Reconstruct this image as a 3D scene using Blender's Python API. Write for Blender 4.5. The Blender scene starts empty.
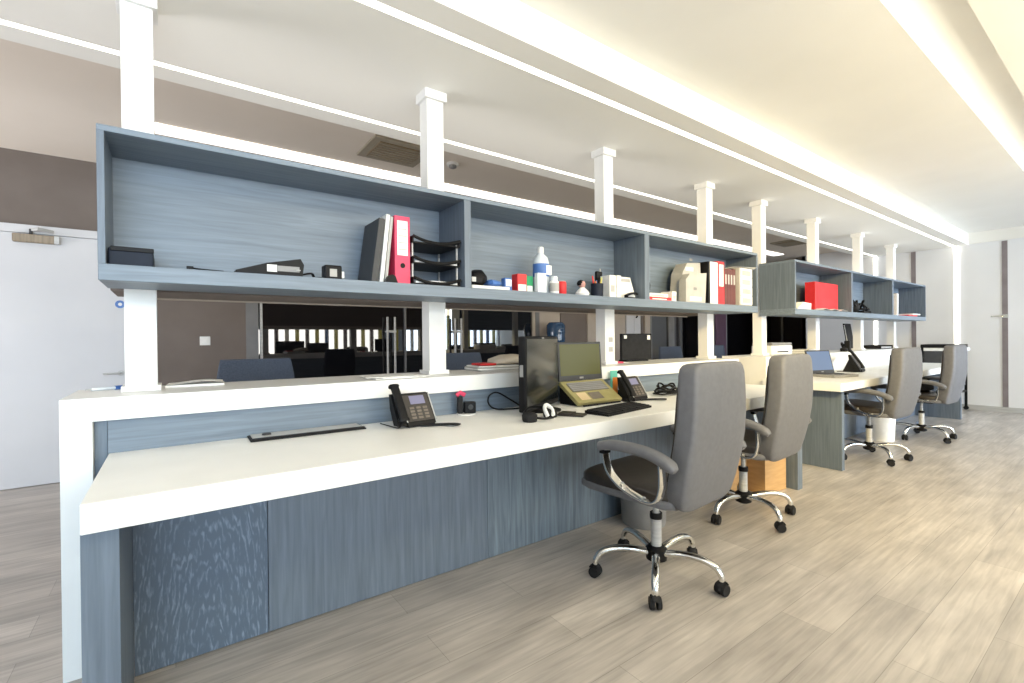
import bpy, bmesh, math, random
from mathutils import Vector, Matrix
C = bpy.context.scene.collection
sc = bpy.context.scene
rnd = random.Random(7)

# ------------------------------------------------------------------ camera
YAW, PITCH, ROLL, F = 0.9437, 0.0038, -0.0106, 469.74      # solved from the room's edges
cy, sy = math.cos(YAW), math.sin(YAW)
Dm = Matrix(((sy, 0, cy), (-cy, 0, sy), (0, -1, 0)))
cp, sp = math.cos(PITCH), math.sin(PITCH)
Pm = Matrix(((1, 0, 0), (0, cp, -sp), (0, sp, cp)))
cr, sr = math.cos(ROLL), math.sin(ROLL)
Qm = Matrix(((cr, -sr, 0), (sr, cr, 0), (0, 0, 1)))
W = (Qm @ Pm @ Dm.transposed()).transposed()                # rows: world axes in (right, down, forward)
right, down, fwd = W.col[0], W.col[1], W.col[2]
cam_data = bpy.data.cameras.new('camera')
cam_data.sensor_width = 36.0
cam_data.lens = F / 1024 * 36.0
cam_data.clip_start = 0.02
cam = bpy.data.objects.new('camera', cam_data)
M4 = Matrix.Identity(4)
for i in range(3):
    M4[i][0], M4[i][1], M4[i][2] = right[i], -down[i], -fwd[i]
M4[2][3] = 1.14
cam.matrix_world = M4
C.objects.link(cam)
sc.camera = cam

# ------------------------------------------------------------------ world, exposure, daylight
sc.view_settings.view_transform = 'Standard'
sc.view_settings.look = 'None'
sc.view_settings.gamma = 1.0
sc.view_settings.use_curve_mapping = False
sc.view_settings.exposure = -0.33
world = bpy.data.worlds.new('sky')
sc.world = world
world.use_nodes = True
bg = world.node_tree.nodes['Background']
bg.inputs[0].default_value = (0.80, 0.90, 1.0, 1)
bg.inputs[1].default_value = 0.55
sc.cycles.max_bounces = 8
sc.cycles.diffuse_bounces = 5
sc.cycles.use_denoising = True
sc.cycles.sample_clamp_indirect = 6.0

def area(name, loc, target, sx, sz, power, color):
    l = bpy.data.lights.new(name, 'AREA')
    l.shape = 'RECTANGLE'; l.size = sx; l.size_y = sz
    l.energy = power; l.color = color
    o = bpy.data.objects.new(name, l)
    o.location = loc
    o.rotation_euler = (Vector(target) - Vector(loc)).to_track_quat('-Z', 'Y').to_euler()
    C.objects.link(o)
    return o

# daylight through the windows the photographer stands at, and warm lamps of the office behind the camera; then added unseen fills
for wx, ww, pw, col, spr in ((-1.8, 4.0, 150, (0.62, 0.82, 1.0), 85), (3.2, 4.4, 125, (1.0, 0.97, 0.90), 95), (8.6, 4.8, 370, (0.74, 0.86, 1.0), 90)):
    area('window_daylight', (wx, -3.9, 1.5), (wx + .2, 2.5, 1.0), ww, 2.2, pw, col).data.spread = math.radians(spr)
for lx in (1.6, 3.4, 5.2):
    area('ceiling_panel_lamp', (lx, -0.75, 2.66), (lx, -0.45, 0.0), 1.1, 0.5, 33, (1.0, 0.84, 0.50))
area('track_spot_lamp', (0.9, -0.9, 2.45), (5.0, 1.9, 0.9), 0.5, 0.3, 30, (1.0, 0.76, 0.34)).data.spread = math.radians(60)  # added unseen light, warms the left-facing sides of posts and panels
area('added_ceiling_fill', (3.6, -0.7, 1.92), (3.6, -0.2, 2.69), 6.4, 0.4, 84, (1.0, 0.91, 0.70))  # unseen fill added to brighten the ceiling, warm tint
area('added_ceiling_fill', (-1.2, -0.7, 1.92), (-1.2, -0.2, 2.69), 4.0, 0.4, 80, (0.97, 0.97, 0.98))  # same added ceiling fill for the left part, neutral tint
area('added_soffit_fill', (1.95, 2.60, 1.90), (1.95, 2.95, 2.69), 4.2, 0.26, 8, (1.0, 0.95, 0.86))  # fill added to lift soffit and corridor ceiling; no fitting modelled
area('added_soffit_fill', (6.95, 2.30, 1.90), (6.95, 2.45, 2.69), 4.1, 0.2, 7, (1.0, 0.94, 0.82))  # second added soffit fill, over the far shelf
area('added_corridor_fill', (-4.0, 4.2, 0.5), (-2.2, 4.3, 2.69), 1.8, 1.6, 145, (0.96, 0.95, 0.97))  # added fill aimed up at the corridor ceiling; no window modelled here

# ------------------------------------------------------------------ helpers
def mat(name, col, rough=0.5, metal=0.0, spec=0.5, emit=None, strength=0.0, alpha=1.0, coat=0.0):
    m = bpy.data.materials.new(name); m.use_nodes = True
    b = m.node_tree.nodes['Principled BSDF']
    b.inputs['Base Color'].default_value = (*col, 1)
    b.inputs['Roughness'].default_value = rough
    b.inputs['Metallic'].default_value = metal
    b.inputs['Specular IOR Level'].default_value = spec
    b.inputs['Coat Weight'].default_value = coat
    if emit:
        b.inputs['Emission Color'].default_value = (*emit, 1)
        b.inputs['Emission Strength'].default_value = strength
    return m

def varied(name, c1, c2, scale=(8, 8, 8), rough=0.5, detail=4.0, lo=0.35, hi=0.65, bump=0.0, spec=0.5, dist=0.0, coord='Object'):
    """two-colour noise material in object space"""
    m = mat(name, c1, rough, spec=spec)
    nt = m.node_tree; b = nt.nodes['Principled BSDF']
    tc = nt.nodes.new('ShaderNodeTexCoord'); mp = nt.nodes.new('ShaderNodeMapping')
    mp.inputs['Scale'].default_value = scale
    nz = nt.nodes.new('ShaderNodeTexNoise'); nz.inputs['Scale'].default_value = 1.0
    nz.inputs['Detail'].default_value = detail; nz.inputs['Distortion'].default_value = dist
    rp = nt.nodes.new('ShaderNodeValToRGB')
    rp.color_ramp.elements[0].position = lo; rp.color_ramp.elements[0].color = (*c1, 1)
    rp.color_ramp.elements[1].position = hi; rp.color_ramp.elements[1].color = (*c2, 1)
    L = nt.links.new
    L(tc.outputs[coord], mp.inputs[0]); L(mp.outputs[0], nz.inputs['Vector'])
    L(nz.outputs['Fac'], rp.inputs[0]); L(rp.outputs[0], b.inputs['Base Color'])
    if bump:
        bp = nt.nodes.new('ShaderNodeBump'); bp.inputs['Strength'].default_value = bump; bp.inputs['Distance'].default_value = 0.004
        L(nz.outputs['Fac'], bp.inputs['Height']); L(bp.outputs[0], b.inputs['Normal'])
    return m

def cathedral(name, c1, c2):
    """oak veneer with pale broken cathedral figure running vertically"""
    m = mat(name, c1, 0.45)
    nt = m.node_tree; b = nt.nodes['Principled BSDF']; L = nt.links.new
    tc = nt.nodes.new('ShaderNodeTexCoord')
    mp = nt.nodes.new('ShaderNodeMapping'); mp.inputs['Scale'].default_value = (9.0, 1, 1.9); mp.inputs['Location'].default_value = (-0.9, 0, 0.35)
    wv = nt.nodes.new('ShaderNodeTexWave'); wv.wave_type = 'RINGS'; wv.rings_direction = 'Y'
    wv.inputs['Scale'].default_value = 2.6; wv.inputs['Distortion'].default_value = 11.0
    wv.inputs['Detail'].default_value = 4.0; wv.inputs['Detail Scale'].default_value = 1.9
    mp2 = nt.nodes.new('ShaderNodeMapping'); mp2.inputs['Scale'].default_value = (95, 95, 22)
    nz = nt.nodes.new('ShaderNodeTexNoise'); nz.inputs['Scale'].default_value = 1.0; nz.inputs['Detail'].default_value = 4
    rn = nt.nodes.new('ShaderNodeMapRange'); rn.inputs[1].default_value = 0.38; rn.inputs[2].default_value = 0.68
    mu = nt.nodes.new('ShaderNodeMath'); mu.operation = 'MULTIPLY'
    rp = nt.nodes.new('ShaderNodeValToRGB')
    rp.color_ramp.elements[0].position = 0.15; rp.color_ramp.elements[0].color = (*c1, 1)
    rp.color_ramp.elements[1].position = 0.95; rp.color_ramp.elements[1].color = (*c2, 1)
    L(tc.outputs['Object'], mp.inputs[0]); L(mp.outputs[0], wv.inputs['Vector'])
    L(tc.outputs['Object'], mp2.inputs[0]); L(mp2.outputs[0], nz.inputs['Vector']); L(nz.outputs['Fac'], rn.inputs[0])
    L(wv.outputs['Fac'], mu.inputs[0]); L(rn.outputs[0], mu.inputs[1]); L(mu.outputs[0], rp.inputs[0])
    L(rp.outputs[0], b.inputs['Base Color'])
    return m

def plank_floor():
    m = mat('oak_plank_floor', (0.4, 0.36, 0.3), 0.34)
    nt = m.node_tree; b = nt.nodes['Principled BSDF']; L = nt.links.new
    tc = nt.nodes.new('ShaderNodeTexCoord')
    br = nt.nodes.new('ShaderNodeTexBrick')
    br.inputs['Scale'].default_value = 1.0; br.inputs['Brick Width'].default_value = 1.25; br.inputs['Row Height'].default_value = 0.185
    br.inputs['Mortar Size'].default_value = 0.0012; br.inputs['Mortar Smooth'].default_value = 0.3; br.offset = 0.37; br.offset_frequency = 2
    br.inputs['Color1'].default_value = (0.395, 0.362, 0.332, 1); br.inputs['Color2'].default_value = (0.51, 0.468, 0.43, 1)
    br.inputs['Mortar'].default_value = (0.27, 0.25, 0.225, 1); br.inputs['Bias'].default_value = 0.0
    mp = nt.nodes.new('ShaderNodeMapping'); mp.inputs['Scale'].default_value = (3.0, 55, 1)
    nz = nt.nodes.new('ShaderNodeTexNoise'); nz.inputs['Scale'].default_value = 1.0; nz.inputs['Detail'].default_value = 5; nz.inputs['Distortion'].default_value = 0.6
    mp2 = nt.nodes.new('ShaderNodeMapping'); mp2.inputs['Scale'].default_value = (2.6, 9, 1)
    nz2 = nt.nodes.new('ShaderNodeTexNoise'); nz2.inputs['Scale'].default_value = 1.0; nz2.inputs['Detail'].default_value = 3
    r1 = nt.nodes.new('ShaderNodeMapRange'); r1.inputs[1].default_value = 0.3; r1.inputs[2].default_value = 0.7; r1.inputs[3].default_value = 0.82; r1.inputs[4].default_value = 1.12
    r2 = nt.nodes.new('ShaderNodeMapRange'); r2.inputs[1].default_value = 0.3; r2.inputs[2].default_value = 0.7; r2.inputs[3].default_value = 0.80; r2.inputs[4].default_value = 1.14
    mu = nt.nodes.new('ShaderNodeMath'); mu.operation = 'MULTIPLY'
    vm = nt.nodes.new('ShaderNodeVectorMath'); vm.operation = 'SCALE'
    L(tc.outputs['Object'], br.inputs['Vector']); L(tc.outputs['Object'], mp.inputs[0]); L(tc.outputs['Object'], mp2.inputs[0])
    L(mp.outputs[0], nz.inputs['Vector']); L(mp2.outputs[0], nz2.inputs['Vector'])
    L(nz.outputs['Fac'], r1.inputs[0]); L(nz2.outputs['Fac'], r2.inputs[0])
    L(r1.outputs[0], mu.inputs[0]); L(r2.outputs[0], mu.inputs[1])
    L(br.outputs['Color'], vm.inputs[0]); L(mu.outputs[0], vm.inputs['Scale'])
    L(vm.outputs[0], b.inputs['Base Color'])
    bp = nt.nodes.new('ShaderNodeBump'); bp.inputs['Strength'].default_value = 0.15; bp.inputs['Distance'].default_value = 0.002
    L(mu.outputs[0], bp.inputs['Height']); L(bp.outputs[0], b.inputs['Normal'])
    return m

WD, WL = (0.097, 0.124, 0.163), (0.157, 0.197, 0.248)
M = dict(
    floor=plank_floor(),
    ceiling=varied('ceiling_paint', (0.80, 0.79, 0.75), (0.83, 0.82, 0.78), (1.5,) * 3, 0.9),
    soffit=varied('soffit_paint', (0.88, 0.87, 0.83), (0.90, 0.89, 0.85), (1.5,) * 3, 0.9),
    corridor_ceiling=varied('corridor_ceiling_paint', (0.76, 0.69, 0.61), (0.79, 0.72, 0.64), (1.5,) * 3, 0.9),
    brown_wall=varied('taupe_wall_paint', (0.155, 0.128, 0.112), (0.175, 0.145, 0.128), (3,) * 3, 0.85),
    beige_wall=varied('beige_wall_paint', (0.42, 0.36, 0.30), (0.46, 0.40, 0.34), (3,) * 3, 0.85),
    white_wall=varied('white_lacquer_wall', (0.76, 0.77, 0.79), (0.79, 0.80, 0.82), (2,) * 3, 0.5),
    white_door=varied('white_door_paint', (0.58, 0.58, 0.60), (0.61, 0.61, 0.63), (2,) * 3, 0.55),
    solid=varied('white_solid_surface', (0.82, 0.82, 0.80), (0.85, 0.85, 0.83), (6,) * 3, 0.38),
    post=varied('white_post_paint', (0.80, 0.80, 0.79), (0.84, 0.84, 0.83), (5,) * 3, 0.5),
    wood_h_lit=varied('stained_oak_long_grain_lit', (0.125, 0.160, 0.203), (0.202, 0.252, 0.312), (3.0, 60, 60), 0.45, 5, 0.25, 0.75, 0.1, dist=0.5),  # same veneer as the upright grain, lightened: daylight on the shelf painted in
    wood_v=varied('stained_oak_upright_grain', WD, WL, (60, 60, 3.0), 0.45, 5, 0.25, 0.75, 0.1, dist=0.5),
    wood_streak=varied('stained_oak_streaky', WD, (0.20, 0.26, 0.31), (34, 34, 2.2), 0.45, 6, 0.3, 0.8, 0.1, dist=1.2),
    wood_cath=cathedral('stained_oak_cathedral', (0.090, 0.125, 0.175), (0.195, 0.25, 0.325)),
    grey_leather=varied('grey_leather', (0.128, 0.130, 0.142), (0.144, 0.146, 0.158), (40,) * 3, 0.55, bump=0.05),
    brown_leather=varied('dark_brown_leather', (0.022, 0.017, 0.014), (0.032, 0.025, 0.02), (30,) * 3, 0.42, bump=0.05),
    blue_fabric=varied('slate_blue_fabric', (0.055, 0.07, 0.10), (0.075, 0.09, 0.125), (120,) * 3, 0.9),
    chrome=mat('chrome', (0.78, 0.78, 0.76), 0.12, 1.0),
    steel=varied('brushed_steel', (0.42, 0.42, 0.41), (0.55, 0.55, 0.54), (4, 4, 90), 0.35),
    black=varied('black_plastic', (0.006, 0.006, 0.007), (0.010, 0.010, 0.011), (20,) * 3, 0.45, spec=0.16),
    soft_black=varied('black_rubber', (0.012, 0.012, 0.013), (0.018, 0.018, 0.02), (30,) * 3, 0.7, spec=0.25),
    navy=varied('navy_plastic', (0.010, 0.015, 0.028), (0.014, 0.020, 0.036), (12,) * 3, 0.6, spec=0.25),
    dark_grey=varied('dark_grey_plastic', (0.030, 0.031, 0.034), (0.04, 0.041, 0.044), (12,) * 3, 0.5),
    mid_grey=varied('mid_grey_plastic', (0.22, 0.22, 0.22), (0.26, 0.26, 0.26), (12,) * 3, 0.5),
    paper=varied('white_paper', (0.80, 0.80, 0.78), (0.86, 0.86, 0.84), (20,) * 3, 0.8),
    grey_card=varied('grey_board', (0.42, 0.41, 0.39), (0.47, 0.46, 0.44), (14,) * 3, 0.8),
    red=varied('red_board', (0.62, 0.02, 0.025), (0.70, 0.03, 0.035), (10,) * 3, 0.45),
    pink=varied('crimson_board', (0.62, 0.035, 0.10), (0.70, 0.05, 0.13), (10,) * 3, 0.45),
    maroon=varied('maroon_board', (0.10, 0.03, 0.03), (0.14, 0.045, 0.04), (10,) * 3, 0.6),
    blue=varied('blue_plastic', (0.05, 0.14, 0.42), (0.08, 0.19, 0.5), (12,) * 3, 0.45),
    green=varied('green_card', (0.02, 0.30, 0.12), (0.03, 0.36, 0.15), (12,) * 3, 0.5),
    teal=varied('teal_card', (0.10, 0.45, 0.36), (0.13, 0.50, 0.40), (12,) * 3, 0.5),
    orange=varied('orange_plastic', (0.65, 0.20, 0.03), (0.72, 0.25, 0.05), (12,) * 3, 0.45),
    cardboard=varied('brown_cardboard', (0.46, 0.28, 0.12), (0.54, 0.34, 0.16), (6, 6, 40), 0.85),
    tape=varied('packing_tape', (0.62, 0.48, 0.28), (0.66, 0.52, 0.32), (9,) * 3, 0.3),
    gold=varied('olive_gold_plastic', (0.30, 0.27, 0.11), (0.35, 0.31, 0.14), (25,) * 3, 0.35),
    keys=varied('taupe_keys', (0.13, 0.11, 0.09), (0.17, 0.145, 0.12), (25,) * 3, 0.5),
    screen=mat('dark_screen', (0.012, 0.014, 0.015), 0.12, spec=0.7),
    olive_screen=mat('matt_laptop_screen', (0.05, 0.05, 0.02), 0.25, spec=0.5, emit=(0.22, 0.21, 0.05), strength=0.35),
    lcd=mat('phone_display', (0.10, 0.10, 0.14), 0.2, emit=(0.28, 0.27, 0.42), strength=0.7),
    blue_screen=mat('laptop_blue_display', (0.05, 0.07, 0.12), 0.2, emit=(0.16, 0.24, 0.42), strength=0.7),
    led=mat('led_strip', (1, 1, 1), 0.5, emit=(1.0, 0.96, 0.84), strength=5.0),
    led_soft=mat('recess_led', (1, 1, 1), 0.5, emit=(1.0, 0.97, 0.86), strength=1.3),
    led_cool=mat('corridor_light', (1, 1, 1), 0.5, emit=(1.0, 0.95, 0.90), strength=2.6),
    glass=mat('smoked_glass', (0.004, 0.004, 0.005), 0.01, spec=1.0, coat=1.0),
    strip=varied('mauve_grey_metal', (0.20, 0.17, 0.18), (0.24, 0.21, 0.22), (6,) * 3, 0.4),
    bronze=varied('brushed_bronze', (0.20, 0.15, 0.09), (0.30, 0.23, 0.15), (60, 4, 4), 0.35),
    frame_grey=varied('grey_frame', (0.16, 0.16, 0.165), (0.19, 0.19, 0.195), (6,) * 3, 0.45),
    vent_tan=varied('tan_vent_paint', (0.34, 0.30, 0.23), (0.38, 0.34, 0.27), (6,) * 3, 0.6),
    phone_face=varied('dark_phone_face', (0.035, 0.030, 0.028), (0.045, 0.04, 0.036), (12,) * 3, 0.45),
    envelope=varied('cream_envelope', (0.60, 0.54, 0.46), (0.66, 0.60, 0.52), (12,) * 3, 0.8),
    purple=varied('plum_panel', (0.09, 0.05, 0.075), (0.11, 0.06, 0.09), (6,) * 3, 0.5),
    clear=mat('clear_plastic', (0.75, 0.80, 0.84), 0.15, spec=0.6),
    water=mat('blue_water_bottle', (0.02, 0.06, 0.13), 0.1, spec=0.6),
    skin=varied('doll_pink', (0.55, 0.30, 0.26), (0.6, 0.34, 0.3), (20,) * 3, 0.6),
    yellow=varied('yellow_fin', (0.75, 0.70, 0.18), (0.80, 0.75, 0.22), (6,) * 3, 0.5),
)

def new_bm(): return bmesh.new()

def box(bm, x0, x1, y0, y1, z0, z1, bev=0.0, seg=2):
    r = bmesh.ops.create_cube(bm, size=1.0)
    for v in r['verts']:
        v.co = Vector((x0 + (v.co.x + .5) * (x1 - x0), y0 + (v.co.y + .5) * (y1 - y0), z0 + (v.co.z + .5) * (z1 - z0)))
    if bev:
        es = list({e for v in r['verts'] for e in v.link_edges})
        bmesh.ops.bevel(bm, geom=es, offset=bev, segments=seg, affect='EDGES', profile=0.5)
    return bm

def B(x0, x1, y0, y1, z0, z1, bev=0.0, seg=2): return box(new_bm(), x0, x1, y0, y1, z0, z1, bev, seg)

def lathe(prof, n=24, loc=(0, 0, 0), bm=None):
    """prof: list of (radius, z); closed at both ends"""
    bm = bm or new_bm(); rings = []
    for r, z in prof:
        rings.append([bm.verts.new((loc[0] + r * math.cos(2 * math.pi * k / n), loc[1] + r * math.sin(2 * math.pi * k / n), loc[2] + z)) for k in range(n)])
    for a, b in zip(rings, rings[1:]):
        for k in range(n):
            bm.faces.new((a[k], a[(k + 1) % n], b[(k + 1) % n], b[k]))
    bm.faces.new(list(reversed(rings[0]))); bm.faces.new(rings[-1])
    return bm

def sweep(path, rx, rz, side=None, n=12, bm=None, power=2.0, taper=None):
    """closed tube along PATH; section half-sizes rx (along SIDE) and rz"""
    bm = bm or new_bm(); P = [Vector(p) for p in path]; rings = []
    s_prev = None
    for i, p in enumerate(P):
        t = (P[min(i + 1, len(P) - 1)] - P[max(i - 1, 0)]).normalized()
        if side is not None: s = Vector(side)
        else:
            s = s_prev if s_prev is not None else (Vector((0, 0, 1)) if abs(t.z) < .9 else Vector((1, 0, 0)))
        s = (s - t * s.dot(t)).normalized(); s_prev = s
        nrm = t.cross(s).normalized()
        k = taper[i] if taper else 1.0
        ring = []
        for j in range(n):
            a = 2 * math.pi * j / n; c, d = math.cos(a), math.sin(a)
            c = math.copysign(abs(c) ** (2 / power), c); d = math.copysign(abs(d) ** (2 / power), d)
            ring.append(bm.verts.new(p + s * (c * rx * k) + nrm * (d * rz * k)))
        rings.append(ring)
    for a, b in zip(rings, rings[1:]):
        for k in range(n):
            bm.faces.new((a[k], a[(k + 1) % n], b[(k + 1) % n], b[k]))
    bm.faces.new(list(reversed(rings[0]))); bm.faces.new(rings[-1])
    return bm

def smoothpath(pts, n=8):
    """Catmull-Rom through pts"""
    P = [Vector(p) for p in pts]; out = []
    for i in range(len(P) - 1):
        p0, p1, p2, p3 = P[max(i - 1, 0)], P[i], P[i + 1], P[min(i + 2, len(P) - 1)]
        for k in range(n):
            t = k / n
            out.append(0.5 * ((2 * p1) + (-p0 + p2) * t + (2 * p0 - 5 * p1 + 4 * p2 - p3) * t * t + (-p0 + 3 * p1 - 3 * p2 + p3) * t ** 3))
    out.append(P[-1]); return out

def loft(sections, n=28, bm=None):
    """sections: (centre, u axis, v axis, half u, half v, power)"""
    bm = bm or new_bm(); rings = []
    for c, u, v, hu, hv, p in sections:
        c, u, v = Vector(c), Vector(u), Vector(v); ring = []
        for j in range(n):
            a = 2 * math.pi * j / n; x, y = math.cos(a), math.sin(a)
            x = math.copysign(abs(x) ** (2 / p), x); y = math.copysign(abs(y) ** (2 / p), y)
            ring.append(bm.verts.new(c + u * (x * hu) + v * (y * hv)))
        rings.append(ring)
    for a, b in zip(rings, rings[1:]):
        for k in range(n):
            bm.faces.new((a[k], a[(k + 1) % n], b[(k + 1) % n], b[k]))
    bm.faces.new(list(reversed(rings[0]))); bm.faces.new(rings[-1])
    return bm

def prism(poly, x0, x1, axis='x', bm=None):
    """poly of (a,b) pairs extruded along axis (x: a=y,b=z ; y: a=x,b=z ; z: a=x,b=y)"""
    bm = bm or new_bm()
    f = {'x': lambda a, b, t: (t, a, b), 'y': lambda a, b, t: (a, t, b), 'z': lambda a, b, t: (a, b, t)}[axis]
    A = [bm.verts.new(f(a, b, x0)) for a, b in poly]; Bv = [bm.verts.new(f(a, b, x1)) for a, b in poly]
    n = len(poly)
    for k in range(n): bm.faces.new((A[k], A[(k + 1) % n], Bv[(k + 1) % n], Bv[k]))
    bm.faces.new(list(reversed(A))); bm.faces.new(Bv)
    return bm

def obj(name, bm, m, parent=None, loc=None, smooth=False, label=None):
    bmesh.ops.recalc_face_normals(bm, faces=bm.faces[:])
    me = bpy.data.meshes.new(name); bm.to_mesh(me); bm.free()
    me.materials.append(M[m] if isinstance(m, str) else m)
    if smooth:
        for p in me.polygons: p.use_smooth = True
        try: me.set_sharp_from_angle(angle=math.radians(42))
        except Exception: pass
    o = bpy.data.objects.new(name, me); C.objects.link(o)
    if parent: o.parent = parent
    if loc: o.location = rest(loc)
    if label: o['label'] = label
    return o

def rest(loc):
    """a hair of clearance above the surface a thing stands on"""
    return (loc[0], loc[1], loc[2] + (.001 if any(abs(loc[2] - z) < 1e-4 for z in (0.0, 0.751, 0.953, 1.407)) else 0))

def thing(name, label, cat, loc=(0, 0, 0), rz=0.0, group=None):
    if cat not in ('desk', 'counter', 'shelf'): loc = rest(loc)
    o = bpy.data.objects.new(name, None); C.objects.link(o)
    o.empty_display_size = 0.1
    o.location = loc; o.rotation_euler = (0, 0, rz); o['label'] = label; o['category'] = cat
    if group: o['group'] = group
    return o

def tag(o, label, cat, group=None):
    o['label'] = label; o['category'] = cat
    if group: o['group'] = group
    return o

def struct(name, bm, m, parent=None):
    o = obj(name, bm, m, parent)
    if not parent: o['kind'] = 'structure'
    return o

def dup(root, loc, rz, label):
    r = root.copy(); C.objects.link(r); r.location = rest(loc); r.rotation_euler = (0, 0, rz); r['label'] = label
    for ch in list(root.children):
        c = ch.copy(); C.objects.link(c); c.parent = r
        for g in list(ch.children):
            d = g.copy(); C.objects.link(d); d.parent = c
    return r

# ------------------------------------------------------------------ room shell
ZS, ZC = 2.514, 2.69          # bulkhead soffit, ceilings
XE = 9.89                     # end wall
YB = 5.33                     # corridor back wall
struct('floor', B(-5, 14.2, -4.0, 5.43, -0.08, 0.0), 'floor')
struct('ceiling', B(-5, 9.99, 0.755, 1.80, ZC, ZC + .06), 'ceiling')
struct('ceiling_front', B(-5, 9.99, -4.0, 0.52, ZC, ZC + .06), 'ceiling')
struct('ceiling_recess', B(-5, 9.99, 0.50, 0.80, ZC + .10, ZC + .14), 'ceiling')
struct('trim_1', B(-5, 9.99, 0.755, 0.80, ZC + .06, ZC + .10), 'ceiling')
struct('trim_2', B(-5, 9.99, 0.50, 0.52, ZC + .06, ZC + .10), 'ceiling')
struct('ceiling_back', B(-5, 14.2, 2.95, 5.43, ZC, ZC + .06), 'corridor_ceiling')
bm = new_bm()
for y0, y1 in ((1.717, 1.854), (1.899, 2.864), (2.907, 3.045)): box(bm, -5, XE, y0, y1, ZS, ZC + .06)
for y0, y1 in ((1.854, 1.899), (2.864, 2.907)): box(bm, -5, XE, y0, y1, ZS + .012, ZC + .06)
struct('ceiling_bulkhead', bm, 'soffit')

def led(name, bm, label, m='led'):
    t = obj(name, bm, m); tag(t, label, 'led light'); return t
led('led_strip', B(-5, XE - .002, 1.855, 1.898, ZS + .002, ZS + .011), 'long white LED strip along the front edge of the ceiling bulkhead')
led('led_strip', B(-5, XE - .002, 2.865, 2.906, ZS + .002, ZS + .011), 'long white LED strip along the rear edge of the ceiling bulkhead, behind the posts')
led('led_strip', B(XE - .012, XE - .002, 1.828, 1.882, 0.085, ZS), 'upright white LED strip on the end wall, right one behind the far chair')
led('led_strip', B(XE - .012, XE - .002, 2.872, 2.916, 0.085, ZS), 'upright white LED strip on the end wall, narrower one seen behind the posts')
led('led_strip', B(-5, 9.9, 0.742, 0.754, ZC + .02, ZC + .085), 'glowing LED strip along the ceiling recess at upper right', 'led_soft')
led('linear_ceiling_light', B(-0.08, 9.3, 4.13, 4.31, ZC - .012, ZC - .002), 'broad linear light in the taupe corridor ceiling above the shelf', 'led_cool')

# end wall of white full-height panels
struct('wall_end', B(XE, XE + .1, -4.0, 4.06, 0, ZC), 'white_wall')
struct('wall_return', B(XE, 14.2, 4.0, 4.06, 0, ZC), 'brown_wall')
struct('trim_3', B(XE - .02, XE, -4.0, 1.717, ZC - .165, ZC), 'ceiling')
struct('baseboard_end', B(XE - .012, XE, -4.0, 4.06, 0.0, 0.075), 'steel')
for i, y in enumerate((-0.6, 1.332, 2.376, 3.865)):
    struct('trim_%d' % (4 + i), B(XE - .008, XE, y - .03, y + .03, 0.075, ZS - .002), 'strip')
hd = thing('door_lever', 'silver lever handle across the dark upright strip on the white end wall', 'handle', (XE - .01, 1.332, 1.41))
obj('rose', B(-.012, .0, -.035, .035, -.025, .025, .004), 'steel', hd)
obj('lever', sweep([(-.01, 0, 0), (-.045, 0, 0), (-.05, .02, 0), (-.05, .14, 0)], .010, .010, n=10), 'chrome', hd, smooth=True)

# corridor back wall, with the glazed front of the next room
struct('wall_back', B(-5, -1.33, YB, YB + .1, 0, ZC), 'brown_wall')
bm = new_bm(); box(bm, -1.33, -.22, YB, YB + .1, 2.10, ZC); box(bm, -.22, .60, YB, YB + .1, 0, ZC)
struct('wall_back.001', bm, 'brown_wall')
bm = new_bm(); box(bm, .60, 14.2, YB, YB + .1, 2.25, ZC)
struct('wall_back.002', bm, 'brown_wall')
struct('wall_back.003', B(4.36, 4.76, YB, YB + .1, 0, 2.25), 'beige_wall')
struct('wall_back.004', B(5.36, 6.24, YB, YB + .1, 0, 2.25), 'beige_wall')
struct('wall_far', B(14.1, 14.2, 4.06, YB, 0, ZC), 'brown_wall')
struct('wall_left', B(-5.1, -5.0, -4.0, 5.43, 0, ZC), 'white_wall')

# white door at left
bm = new_bm(); box(bm, -1.40, -.20, YB - .02, YB + .1, 2.035, 2.10); box(bm, -1.40, -1.32, YB - .02, YB + .1, 0, 2.035); box(bm, -.27, -.20, YB - .02, YB + .1, 0, 2.035)
struct('trim_8', bm, 'white_door')
d = obj('door_1', B(-1.318, -.272, YB - .005, YB + .04, .005, 2.033, .002), 'white_door'); d['kind'] = 'structure'
hl = obj('door_lever', lathe([(.024, 0), (.024, .01)], 16), 'steel', d, smooth=True); hl.location = (-.36, YB - .005, .885); hl.rotation_euler = (math.pi / 2, 0, 0)
obj('lever', sweep([(0, 0, .01), (0, 0, .05), (-.012, 0, .058), (-.115, 0, .058)], .009, .009, n=10), 'steel', hl, smooth=True)
cl = thing('door_closer', 'bronze door closer with a folding arm at the top of the white door', 'door closer', (-.87, YB - .006, 1.99))
obj('closer_body', B(-.135, .135, -.05, 0, -.032, .032, .005), 'bronze', cl)
obj('end_cap', B(.105, .138, -.052, -.002, -.033, .033, .004), 'steel', cl)
obj('pivot', lathe([(.011, .03), (.011, .075)], 14, (-.03, -.034, 0)), 'dark_grey', cl, smooth=True)
obj('arm', sweep([(-.03, -.034, .068), (.02, -.10, .070), (.10, -.036, .066)], .012, .005, n=8), 'steel', cl)
sg = obj('door_sign', lathe([(.034, 0), (.034, .003)], 28), 'blue'); sg.location = (-.36, YB - .006, 1.485); sg.rotation_euler = (math.pi / 2, 0, 0)
tag(sg, 'small round blue sign on the white door just under the shelf', 'sign')
w = obj('sign_mark', lathe([(.014, .003), (.014, .0038)], 20), 'paper', sg, label='pale disc in the middle of the sign')
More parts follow.
